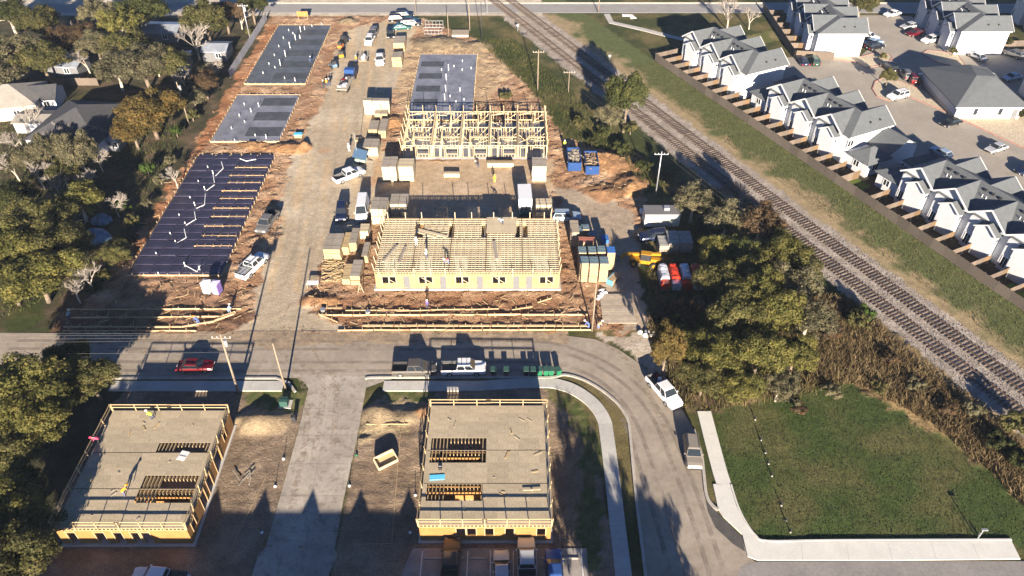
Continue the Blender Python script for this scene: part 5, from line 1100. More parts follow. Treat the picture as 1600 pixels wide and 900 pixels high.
# marker stakes on the dirt lots and on the lawn
for k, (px, py) in enumerate(((443,717),(430,760),(546,759),(557,712),(649,774),(409,832),(641,832))):
    t = thing('survey_stake', ordn(k) + ' white topped survey stake on the near dirt lots', 'stake', PG(px,py), 0, 'survey stakes'); MB().b2(-.03,.03,-.03,.03,-.1,1.0).build('shaft', M_DARK, t); MB().dome((0,0,0),.18,.22).build('cap', M_PVC if k != 3 else M_GREEN, t)
for k, (px, py) in enumerate(((1180,656),(1189,688),(1196,708),(1201,725),(1206,744),(1221,790),(1228,814),(1235,832))):
    t = thing('lawn_post', ordn(k) + ' from the back of the small white posts on the lawn', 'post', P(px,py,-.03), 0, 'white posts on the lawn'); MB().tube((0,0,-.1),(0,0,.75),.055,.055,8).build('shaft', M_DARK, t); MB().tube((0,0,0),(0,0,.12),.11,.10,8).build('cap', M_CONC, t)
t = thing('lamp_post', 'slim pale lamp post at the bottom right corner of the lawn', 'lamp post', P(1527,842,-.02)); MB().tube((0,0,0),(0,0,1.6),.07,.06).build('pole', M_GALV, t); MB().box((.2,.1,1.65), (.7,.25,.12)).build('lamp_head', M_GALV, t); MB().tube((.3,.35,0),(.3,.35,.5),.12,.1).build('base_box', M_GALV, t)
# string lines on the dirt lots
sl_ = MB()
for a, b in (((626,675),(612,850)),((612,850),(550,851)),((365,850),(418,740)),((365,860),(365,850))): sl_.beam(PG(*a,.1), PG(*b,.1), .05, .05)
tag(sl_.build('form_strings', M_LUM, kind='stuff'), 'thin wooden string lines laid on the near dirt lots', 'string lines')
# loose boards on the near lots
t = thing('loose_planks', 'handful of loose grey planks on the dirt beside the left building', 'planks', PG(380,743))
for k in range(7): MB().box((random.uniform(-1.2,1.2),random.uniform(-1,1),.05+.03*k), (random.uniform(1.0,1.8),.16,.05), random.uniform(0,3)).build('plank', M_LUMG, t)
t = thing('front_lot_board', 'pale board lying across the mounds at the head of the dirt strip', 'board', PG(605,665,.1)); MB().b2(-2.6,2.6,-.05,.05,0,.12).build('plank', M_LUM, t); MB().b2(2.2,2.26,-.15,-.06,0,.4).build('stake', M_LUM, t)
# deck odds and ends
t = thing('blue_foam_board', 'bright blue board lying on the near middle deck', 'board', P(683,746,3.22), R(4)); MB().b2(-.85,.85,-.35,.35,0,.05).build('sheet', M_BLUEB, t); MB().b2(-.8,.8,-.3,-.27,.05,.06).build('edge_strip', M_TRIM, t)
t = thing('white_plan_sheet', 'white sheet of plans lying on the left deck', 'paper', P(286,712,3.22), R(-14)); MB().b2(-.5,.5,-.65,.65,0,.03).build('sheet', M_TRIM, t); MB().b2(-.45,.45,-.1,.05,.03,.035).build('fold', M_GYP, t)
t = thing('deck_tool_box', 'dark nail gun box on the near middle deck above the blue board', 'tool box', P(688,732,3.22)); MB().b2(-.2,.2,-.25,.25,0,.4).build('case', M_DARK, t); MB().b2(-.15,.15,-.04,.04,.4,.48).build('handle', M_GALV, t)
t = thing('deck_plank', 'single pale plank lying on the right front of the near middle deck', 'plank', P(831,766,3.25), R(3)); MB().b2(-1.0,1.0,-.08,.08,.1,.16).build('board', M_LUMW, t); MB().b2(-.1,.1,-.08,.08,.0,.1).build('block', M_LUM, t)
# ------------------------------------------------------------------ utility poles and wires
def pole(label, px, py, h, arms=1, trans=True, r=.15, lean=(0,0), m=M_POLE):
    q = PG(px,py,-.1); t = thing('utility_pole', label, 'utility pole', q, 0, 'utility poles'); L = Vector((lean[0],lean[1],h))
    MB().tube((0,0,0), L, r, r*.62, 10).build('shaft', m, t, True)
    for k in range(arms):
        z = L*(1 - .06 - .12*k); ar = MB().beam((z.x-1.2,z.y,z.z),(z.x+1.2,z.y,z.z),.12,.12).build('crossarm', m, t)
        for s in (-1.1,-.5,.5,1.1): MB().tube((z.x+s,z.y,z.z+.06),(z.x+s,z.y,z.z+.26),.05,.04,8).build('insulator', M_TRIM, ar)
    if trans: z = L*.86; MB().tube((z.x+.35,z.y,z.z-.5),(z.x+.35,z.y,z.z+.5),.25,.25,12).build('transformer', M_GALV, t)
    return q + L
tops = [pole('utility pole with a transformer beside the left street corner', 372, 612, 10.6, 1, True, .17, (.25,0)), pole('shorter utility pole beside the green transformer box', 447, 610, 8.8, 0, False, .15), pole('utility pole standing in the trench at the right', 925, 517, 8.9, 0, False, .14),
 pole('grey utility pole beside the rails and the dirt mound', 1024, 307, 9.2, 1, False, .13, m=M_GALV), pole('utility pole with a crossarm on the grass bank by the rails', 840, 142, 9.4, 1, False, .15), pole('small pole on the grass bank right of the crossarm pole', 888, 146, 5.2, 1, False, .1), pole('utility pole with a transformer among the left trees', 295, 192, 9.0, 0, True, .15), pole('pale utility pole at the top left metal fence', 392, 66, 9.5, 1, True, .13, m=M_GALV),
 pole('short pole left of the meter pad at the top', 701, 57, 6.0, 0, False, .12), pole('tall pole behind the meter pad at the top', 734, 47, 10, 1, True, .15), pole('thin pole right of the meter pad at the top', 753, 64, 9.5, 0, False, .1, m=M_DARK), pole('dark pole by the railway crossing at the top', 935, 20, 6.5, 0, False, .14), pole('dark pole on the far verge at the top middle', 650, 22, 7, 0, False, .1)]
def wire(label, a, b, sag=.6, r=.009):
    a = Vector(a); b = Vector(b); mb = MB(); p = a
    for k in range(1, 13):
        u = k/12; q = a.lerp(b, u); q.z -= sag*4*u*(1-u); mb.tube(p, q, r, r, 4, 0, False); p = q
    return tag(mb.build('overhead_wire', M_WIRE), label, 'wire', 'overhead wires')
T1 = tops[0]
for k, (s, z) in enumerate(((-1.1,.3),(-.4,.3),(.5,.2),(1.1,.1),(0,-2.6))):
    wire(ordn(k) + ' overhead wire running left from the transformer pole', (T1.x+.1, T1.y+s*.6, T1.z-.5+z), (T1.x-75, T1.y+2+s*1.3, T1.z-.6+z), 1.0)
for k, z in enumerate(()): wire(('upper' if k == 0 else 'lower') + ' overhead wire from the transformer pole to the right', (T1.x, T1.y, T1.z-.7+z), (T1.x+86, T1.y+8, T1.z-1.4+z), 1.6)
wire('wire between the two street corner poles', (T1.x,T1.y,T1.z-2.4), (tops[1].x,tops[1].y,tops[1].z-.4), .3); wire('guy wire of the shorter corner pole', (tops[1].x,tops[1].y,tops[1].z-1.6), (tops[1].x-5,tops[1].y,.0), 0)
wire('wire along the grass bank between two poles', tops[4], tops[3], 1.2); wire('second wire along the grass bank between two poles', tops[4]+Vector((1,0,0)), tops[3]+Vector((1,0,0)), 1.2); wire('wire from the rail side pole towards the lower right', tops[3], (60,60,7), 1.5); wire('second wire from the rail side pole towards the lower right', tops[3]+Vector((1,0,0)), (61.5,60,7), 1.5)
wire('wire between the left tree pole and the fence pole', tops[6], tops[7], 1.2)
# rail signal and crossing signs at the top
for px, py, lab in ((761,20,'railway crossing signal left of the tracks at the top'), (809,48,'short white rail marker beside the left track'), (952,96,'white marker post in the grass right of the tracks')):
    t = thing('rail_signal', lab, 'signal', PG(px,py)); h = 4.5 if px == 761 else 1.6; MB().tube((0,0,0),(0,0,h),.08,.07).build('mast', M_GALV, t); MB().box((0,-.08,h-.2), (.5,.1,.4)).build('head', M_TRIM, t)
# ------------------------------------------------------------------ people
def person(label, px, py, z, shirt, pose='stand', rz=0.0, legs=(.05,.07,.13), hat=(.75,.75,.70)):
    q = P(px,py,z); 
    if z == 0: q.z = max(gh(q.x,q.y),0)
    m = bpy.data.materials.new('clothes'); m.use_nodes = True; n = m.node_tree.nodes; l = m.node_tree.links; b = n['Principled BSDF']; b.inputs['Roughness'].default_value = .85
    tc = n.new('ShaderNodeTexCoord'); sp = n.new('ShaderNodeSeparateXYZ'); cr = n.new('ShaderNodeValToRGB'); l.new(tc.outputs['Object'], sp.inputs[0]); mr = n.new('ShaderNodeMapRange'); mr.inputs[2].default_value = 1.9; l.new(sp.outputs['Z'], mr.inputs[0]); l.new(mr.outputs[0], cr.inputs[0]); l.new(cr.outputs[0], b.inputs['Base Color'])
    cr.color_ramp.interpolation = 'CONSTANT'; e = cr.color_ramp.elements; e[0].color = (.05,.03,.02,1); e[0].position = 0; e[1].position = .06; e[1].color = rgb(legs)
    wst, nk, hd = (.92,1.46,1.66) if pose == 'stand' else (.80,1.12,1.20)
    for p_, c in ((wst/1.9, shirt), (nk/1.9, (.42,.26,.18)), (hd/1.9, hat)): k = e.new(p_); k.color = rgb(c)
    if pose == 'stand': V = [(0,0,.95),(0,0,1.2),(0,0,1.42),(0,0,1.52),(0,.02,1.62),(0,.02,1.75),(-.18,0,1.40),(-.26,.1,1.12),(-.22,.3,.98),(.18,0,1.40),(.27,.08,1.12),(.24,.26,.94),(-.1,0,.88),(-.12,.04,.48),(-.13,0,.07),(-.13,.15,.04),(.1,0,.88),(.13,.0,.48),(.15,-.06,.07),(.15,.1,.04)]
    else: V = [(0,0,.84),(0,.22,.98),(0,.44,1.04),(0,.54,1.10),(0,.64,1.14),(0,.72,1.22),(-.18,.42,.98),(-.22,.5,.66),(-.16,.62,.42),(.18,.42,.98),(.23,.5,.66),(.18,.62,.42),(-.1,0,.78),(-.14,.1,.42),(-.13,0,.07),(-.13,.15,.04),(.1,0,.78),(.15,.1,.42),(.15,-.04,.07),(.15,.12,.04)]
    E_ = [(0,1),(1,2),(2,3),(3,4),(4,5),(2,6),(6,7),(7,8),(2,9),(9,10),(10,11),(0,12),(12,13),(13,14),(14,15),(0,16),(16,17),(17,18),(18,19)]
    Rr = [.16,.15,.15,.06,.10,.10,.07,.055,.045,.07,.055,.045,.1,.075,.05,.045,.1,.075,.05,.045]
    me = bpy.data.meshes.new('person'); me.from_pydata(V, E_, []); me.materials.append(m); o = bpy.data.objects.new('person', me); C.objects.link(o); o.location = q; o.rotation_euler.z = rz
    md = o.modifiers.new('Skin','SKIN')
    for i, r in enumerate(Rr): me.skin_vertices[0].data[i].radius = (r, r)
    me.skin_vertices[0].data[0].use_root = True; md.use_smooth_shade = True; sb = o.modifiers.new('Sub','SUBSURF'); sb.levels = 1; sb.render_levels = 1
    tag(o, label, 'person', 'site workers')
    hx = Vector(V[5]); hm = MB().dome((hx.x,hx.y,hx.z-.02), .14, .13, 12, 3); hm.tube((hx.x,hx.y+.03,hx.z-.03),(hx.x,hx.y+.03,hx.z-.01),.18,.18,12); hm.build('hard_hat', mat('hat_%02d%02d' % (int(hat[0]*99), int(hat[1]*99)), hat, .4, .02), o)
HV = (.62,.75,.05); ORG = (.75,.28,.02); PNK = (.75,.06,.14); BLU = (.07,.12,.30); WHT = (.7,.7,.68); BLK = (.02,.02,.025)
person('worker in a lime yellow vest bending at the rear rail of the left deck', 239, 655, 3.2, HV, 'bend', R(60)); person('worker in a pink shirt crouching at the left rail of the left deck', 157, 692, 3.2, PNK, 'bend', R(100), (.03,.03,.04), PNK); person('worker in an orange shirt beside the near opening of the left deck', 194, 775, 3.2, ORG, 'bend', R(-30), (.12,.12,.2), ORG)
person('worker in a white shirt, leftmost of three on the open trusses', 651, 385, 3.3, WHT, 'stand', 0, (.3,.3,.3)); person('worker in a pale shirt, middle of three on the open trusses', 667, 404, 3.3, (.6,.65,.5), 'stand', 1); person('worker in a red and white shirt, front one on the open trusses', 701, 412, 3.3, (.6,.12,.12), 'bend', 2, (.2,.25,.4))
person('worker in white on the sheeted corner of the truss building', 786, 350, 3.35, WHT, 'bend', 2); person('worker in orange and yellow carrying a ladder on packed dirt', 773, 286, 0, ORG, 'stand', 3, (.5,.4,.1), (.7,.5,.05)); person('worker in dark clothes by the stud framing front', 748, 262, 0, BLK, 'bend', 1)
person('worker in a purple shirt standing in the right trench', 668, 483, 0, (.12,.08,.25), 'stand', 0, (.04,.04,.06)); person('worker in blue jeans at the right end of the trench boards', 920, 513, 0, BLU, 'bend', 1, (.15,.2,.4)); person('worker in orange beside the one in blue at the trench end', 934, 514, 0, (.6,.3,.15), 'bend', -1, (.2,.25,.4)); person('worker with an orange hat at the bent left trench form', 311, 507, 0, BLU, 'bend', 1, (.1,.15,.35), (.75,.2,.03)); person('worker in blue kneeling at the right tip of the left trench', 359, 490, 0, (.25,.35,.5), 'bend', 0, (.2,.3,.5)); person('worker in grey at the left end of the left trench', 109, 500, 0, (.3,.35,.38), 'bend', 0)
person('worker in black beside an orange one near the middle slab', 506, 138, 0, BLK, 'stand', 0, (.03,.03,.05)); person('worker in orange between two dark clothed workers near the middle slab', 511, 135, 0, ORG, 'stand', 0); person('worker in dark blue, right one of three near the middle slab', 515, 134, 0, BLK, 'stand', 0); person('worker in white beside the light trailer', 546, 237, 0, WHT, 'stand', 0, WHT); person('worker in a lime vest beside the left dumpster', 882, 232, 0, HV, 'stand', 0); person('worker in orange beside the small rail trailer', 557, 98, 0, ORG, 'stand', 0)
person('worker in dark clothes on the far slab', 485, 98, .2, (.03,.05,.12), 'bend', 0)
# ------------------------------------------------------------------ old houses on the left
def oldhouse(label, x0, x1, y0, y1, zw, zr, mw, mr, rz=0.0, hip=True, cat='house', name='old_house'):
    t = thing(name, label, cat, ((x0+x1)/2, (y0+y1)/2, 0), rz); a, b = (x1-x0)/2, (y1-y0)/2
    MB().b2(-a+.3,a-.3,-b+.3,b-.3,0,zw).build('wall', mw, t); r = MB()
    if hip: hip_roof(r,-a,a,-b,b,zw,zr)
    else:
        r.slab([(-a,-b,zw),(a,-b,zw),(a,0,zr),(-a,0,zr)], .12); r.slab([(a,b,zw),(-a,b,zw),(-a,0,zr),(a,0,zr)], .12)
        for s in (-1,1): MB().face([(s*(a-.3),-b+.3,zw-.05),(s*(a-.3),b-.3,zw-.05),(s*(a-.3),0,zr-.15)]).build('gable', mw, t)
    r.build('roof', mr, t); window_at(t, (a*.3,-b+.3,1.5), 1.2, 1.2, '-y'); d = MB().b2(-a*.5,-a*.5+.9,-b+.22,-b+.3,0,2.0).build('door', M_GYP, t); MB().box((-a*.5+.1,-b+.18,1), (.06,.06,.12)).build('handle', M_DARK, d)
    return t
M_CREAM = mat('cream_siding', (.40,.36,.285), .8, .05, 1); M_TANR = mat('tan_shingle', (.24,.22,.19), .92, .1, 1, fine=.15); M_METR = mat('blue_white_metal_roof', (.30,.33,.38), .4, .2, .6, metal=.3)
c0 = P(18,148,3); oldhouse('cream house with a tan gable roof at the left edge', c0.x-6, c0.x+6, c0.y-6, c0.y+5, 3.0, 5.6, M_CREAM, M_TANR, R(14)); c0 = P(60,158,3); oldhouse('small dark roofed wing right of the cream house', c0.x-4, c0.x+2, c0.y+1, c0.y+8, 2.6, 4.4, M_WALL, M_ROOFD, R(10), False)
c0 = P(70,180,2.5); oldhouse('low flat dark carport with a white front at the left', c0.x-5.5, c0.x+4, c0.y-3, c0.y+2.5, 2.3, 2.9, M_WALL, M_TANR, 0, False); c0 = P(138,190,3); oldhouse('large old house with a wide dark grey roof among the left trees', c0.x-8.5, c0.x+6.5, c0.y-8, c0.y+8, 3.2, 6.4, M_WALL, M_ROOFD, R(-6))
for k, (px, py, w_, d_, lab) in enumerate(((103,95,8,6,'white metal roofed shed in the trees at upper left'), (255,42,9,7,'blue white metal roofed building at the top left'), (338,72,6,6,'white metal roofed shed beside the fence at upper left'), (282,92,4,9,'narrow grey blue roofed shed behind bare trees'), (178,212,2.6,3.5,'tiny blue shed at the corner of the dark roofed house'))):
    c0 = P(px,py,2.6); oldhouse(lab, c0.x-w_/2, c0.x+w_/2, c0.y-d_/2, c0.y+d_/2, 2.5, 3.3, M_GYP, M_METR, R(random.uniform(-12,12)), False, 'shed', 'metal_shed')
def tarp(label, px, py, r, h, m):
    c0 = P(px,py); t = thing('covered_junk', label, 'tarp', (c0.x,c0.y,0)); n_ = 14; mb = MB(); rings = []
    for k in range(5):
        f = k/4; rings.append([(math.cos(6.283*i/n_)*r*(1-f**1.7*.8)*random.uniform(.82,1.15), math.sin(6.283*i/n_)*r*.8*(1-f**1.7*.8)*random.uniform(.82,1.15), h*f*random.uniform(.9,1.1)) for i in range(n_)])
    for k in range(4):
        for i in range(n_): j=(i+1)%n_; mb.face([rings[k][i],rings[k][j],rings[k+1][j],rings[k+1][i]])
    mb.face(rings[4]); mb.build('cover', m, t, True); MB().tube((-r*.8,-r*.5,.1),(r*.8,-r*.55,.1),.05).build('rope', M_TRIM, t)
tarp('blue grey tarp covering junk beside the left trees', 150, 372, 2.4, 1.8, M_TARP); tarp('smaller blue tarp pile above the large one in the trees', 160, 345, 1.8, 1.3, M_TARP); tarp('dark covered heap deep in the left tree shade', 125, 345, 1.6, 1.2, M_DARK)
t = thing('corrugated_sheets', 'loose corrugated metal sheets lying under the yellow green trees', 'metal sheets', P(90,405))
for k, (x, y) in enumerate(((0,0),(-1.2,2.2),(1.4,1.5),(.6,-1.8))):
    mb = MB()
    for i in range(8): mb.face([(-.8+i*.2,-1,.1),(-.7+i*.2,-1,.2),(-.7+i*.2,1,.2),(-.8+i*.2,1,.1)]); mb.face([(-.7+i*.2,-1,.2),(-.6+i*.2,-1,.1),(-.6+i*.2,1,.1),(-.7+i*.2,1,.2)])
    o = mb.build('sheet', M_METR, t); o.location = (x,y,.1+.15*k); o.rotation_euler = (0,R(8),R(k*25))
# ------------------------------------------------------------------ trees
def leafmat(name, dark, light, warm=None, tr=.5):
    m = bpy.data.materials.new(name); m.use_nodes = True; n = m.node_tree.nodes; l = m.node_tree.links; b = n['Principled BSDF']; b.inputs['Roughness'].default_value = .7; b.inputs['Specular IOR Level'].default_value = .2
    g = n.new('ShaderNodeNewGeometry'); cr = n.new('ShaderNodeValToRGB'); e = cr.color_ramp.elements; e[0].color = rgb(dark); e[1].color = rgb(light)
    if warm: k = e.new(.88); k.color = rgb(light); e[-1].color = rgb(warm)
    tc = n.new('ShaderNodeTexCoord'); nz = n.new('ShaderNodeTexNoise'); nz.inputs['Scale'].default_value = .55; l.new(tc.outputs['Object'], nz.inputs['Vector'])
    mx = n.new('ShaderNodeMath'); mx.operation = 'MULTIPLY_ADD'; l.new(nz.outputs[0], mx.inputs[0]); mx.inputs[1].default_value = 1.7; mx.inputs[2].default_value = -.6
    ad = n.new('ShaderNodeMath'); ad.operation = 'ADD'; ml = n.new('ShaderNodeMath'); ml.operation = 'MULTIPLY'; ml.inputs[1].default_value = .65; l.new(g.outputs['Random Per Island'], ml.inputs[0]); l.new(ml.outputs[0], ad.inputs[0]); l.new(mx.outputs[0], ad.inputs[1]); l.new(ad.outputs[0], cr.inputs[0])
    oi = n.new('ShaderNodeObjectInfo'); r3 = n.new('ShaderNodeMapRange'); r3.inputs[3].default_value = .8; r3.inputs[4].default_value = 1.2; l.new(oi.outputs['Random'], r3.inputs[0]); vm = n.new('ShaderNodeVectorMath'); vm.operation = 'SCALE'; l.new(cr.outputs[0], vm.inputs[0]); l.new(r3.outputs[0], vm.inputs['Scale']); l.new(vm.outputs[0], b.inputs['Base Color'])
    ts = n.new('ShaderNodeBsdfTranslucent'); l.new(vm.outputs[0], ts.inputs[0]); ms = n.new('ShaderNodeMixShader'); ms.inputs[0].default_value = tr; l.new(b.outputs[0], ms.inputs[1]); l.new(ts.outputs[0], ms.inputs[2]); l.new(ms.outputs[0], n['Material Output'].inputs[0])
    MATS[name] = m; return m
LF = {'green': leafmat('green_leaves', (.034,.048,.014), (.12,.128,.040), (.17,.16,.05)), 'oak': leafmat('oak_leaves', (.046,.052,.016), (.155,.142,.050), (.21,.17,.065)), 'yellow': leafmat('yellow_green_leaves', (.055,.062,.016), (.195,.178,.050), (.25,.21,.06)), 'autumn': leafmat('autumn_leaves', (.065,.05,.016), (.20,.145,.045), (.25,.14,.04)),
      'grey': leafmat('grey_green_leaves', (.075,.072,.040), (.205,.182,.10), (.24,.195,.11)), 'bright': leafmat('bright_green_leaves', (.03,.06,.01), (.10,.15,.03)), 'brown': leafmat('brown_brush_leaves', (.055,.038,.022), (.15,.10,.055), (.18,.10,.04)), 'dark': leafmat('dark_leaves', (.026,.034,.010), (.085,.090,.028))}
def leaf_quads(cent, nrm, size, seed):
    rg = np.random.default_rng(seed); N = len(cent); a = rg.normal(size=(N,3)); u = np.cross(nrm, a); u /= np.linalg.norm(u,axis=1)[:,None]+1e-9; v = np.cross(nrm, u); s = (size*rg.uniform(.6,1.5,N))[:,None]
    co = np.stack([cent-u*s-v*s*.55, cent+u*s*.2-v*s*.7, cent+u*s+v*s*.5, cent-u*s*.3+v*s*.7],1).reshape(-1,3); return co, np.arange(N*4).reshape(-1,4)
def crown_mesh(seed, R0, H0, nc, nl, ls, sparse=1.0, flatb=.25):
    rg = np.random.default_rng(seed); d = rg.normal(size=(nc,3)); d /= np.linalg.norm(d,axis=1)[:,None]; d[:,2] = np.where(d[:,2] < -.35, -d[:,2]*.6, d[:,2])
    rad = rg.uniform(.25,1,nc)**.55*.86; lob = 1 + .22*np.sin(3*np.arctan2(d[:,1],d[:,0])+seed) + .14*np.sin(5*np.arctan2(d[:,1],d[:,0])+2*seed)
    cc = d*rad[:,None]*np.array([R0,R0,H0/2])*lob[:,None]; cr = rg.uniform(.07,.27,nc)*R0*sparse
    k = rg.choice(nc, nl, p=cr**2/np.sum(cr**2)); e = rg.normal(size=(nl,3)); e /= np.linalg.norm(e,axis=1)[:,None]; rr = rg.uniform(.3,1.0,nl)**.6 * (1 + rg.exponential(.09,nl))
    cent = cc[k] + e*(cr[k]*rr)[:,None]*np.array([1,1,.8]); nrm = e + rg.normal(size=(nl,3))*.4 + np.array([0,0,.2]); nrm /= np.linalg.norm(nrm,axis=1)[:,None]
    co, q = leaf_quads(cent, nrm, ls, seed+1); return npmesh('crown', co, q, [LF['oak']]), cc, cr
VAR = [crown_mesh(s, 4.0, 6.4, nc, 30000, .118) for s, nc in ((1,190),(2,230),(3,170),(4,260),(5,210))]
SPR = [crown_mesh(s, 4.0, 6.6, nc, 13000, .12, .85) for s, nc in ((11,150),(12,190),(13,170))]
SHR = [crown_mesh(s, 1.5, 2.0, 36, 4000, .085) for s in (21,22,23)]
def trunk_mesh(seed, cc, zc, m, R0=4.0, n_=9):
    rg = random.Random(seed); mb = MB(); top = Vector((rg.uniform(-.3,.3),rg.uniform(-.3,.3),zc-.6)); mid = Vector((rg.uniform(-.2,.2),rg.uniform(-.2,.2),zc*.45))
    mb.tube((0,0,-.2),mid,.30,.22,9); mb.tube(mid,top,.22,.13,8)
    for k in rg.sample(range(len(cc)), n_):
        e = Vector(cc[k]) + Vector((0,0,zc)); s0 = mid.lerp(top, rg.uniform(.1,1)); q = s0.lerp(e,.5) + Vector((0,0,rg.uniform(0,.5))); mb.tube(s0,q,.11,.07,6); mb.tube(q,e,.07,.02,5)
    return mb.mesh('trunk', m, True)
ZC = 5.6
TR = [trunk_mesh(40+i, v[1], ZC, M_TRUNK) for i, v in enumerate(VAR)]; TRW = [trunk_mesh(60+i, v[1], ZC, M_TRUNKW, n_=14) for i, v in enumerate(SPR)]
STM = [trunk_mesh(80+i, v[1]*1.0, 1.0, M_TRUNK, n_=6) for i, v in enumerate(SHR)]
tcount = [0]
def objmat(o, m):
    o.material_slots[0].link = 'OBJECT'; o.material_slots[0].material = m
def tree(label, px, py, r, h, leaf, sparse=False, base=None, group='trees'):
    """crown centre seen at (px,py); r crown radius, h height"""
    i = tcount[0]; tcount[0] += 1; V = SPR if sparse else VAR; k = i % len(V); sh_, sv = r/4.0, h/(ZC+3.1)
    q = Vector(base) if base else P(px,py,ZC*sv); t = thing('tree', label, 'tree', (q.x,q.y,-.05), random.uniform(0,6.28), group)
    c_ = link('crown', V[k][0], t, (0,0,ZC*sv)); c_.scale = (sh_,sh_,sv); objmat(c_, LF[leaf]); tr = link('trunk', (TRW if sparse else TR)[k], t); tr.scale = (sh_,sh_,sv); return t
def shrub(label, px, py, r, h, leaf, group='shrubs'):
    i = tcount[0]; tcount[0] += 1; k = i % 3; q = P(px,py,h*.5); t = thing('shrub', label, 'shrub', (q.x,q.y,-.05), random.uniform(0,6.28), group)
    c_ = link('crown', SHR[k][0], t, (0,0,h*.5)); c_.scale = (r/1.5,r/1.5,h/2.0); objmat(c_, LF[leaf]); s_ = link('stem', STM[k], t); s_.scale = (r/1.5*.5,r/1.5*.5,h/2.0); return t
def bare_mesh(seed, h, m_t, m_w):
    rg = random.Random(seed); tk = MB(); tw = MB()
    def grow(p, d, ln, r, dep):
        q = p + d*ln; (tk if dep < 2 else tw).tube(p, q, r, r*.62, 6 if dep < 2 else 3, 0, False)
        if dep >= 5: return
        for k in range(3 if dep < 3 else 4):
            nd = (d + Vector((rg.gauss(0,.42),rg.gauss(0,.42),rg.gauss(.08,.28)))).normalized(); grow(p + d*ln*rg.uniform(.55,1), nd, ln*rg.uniform(.6,.86), r*.64, dep+1)
    grow(Vector((0,0,-.2)), Vector((rg.uniform(-.12,.12),rg.uniform(-.1,.1),1)).normalized(), h*.30, h*.024, 0)
    return tk.mesh('trunk', m_t, True), tw.mesh('twigs', m_w)
BARE = [bare_mesh(s, 9.0, M_TRUNKW, M_TWIG) for s in (3,7,9,14)]
def bare(label, px, py, h, base=None, group='bare trees'):
    i = tcount[0]; tcount[0] += 1; a, b = BARE[i % 4]; q = Vector(base) if base else P(px,py,h*.55); t = thing('bare_tree', label, 'tree', (q.x,q.y,-.05), random.uniform(0,6.28), group); s = h/9.0
    for nm, me in (('trunk',a),('twigs',b)): link(nm, me, t).scale = (s,s,s)
    return t
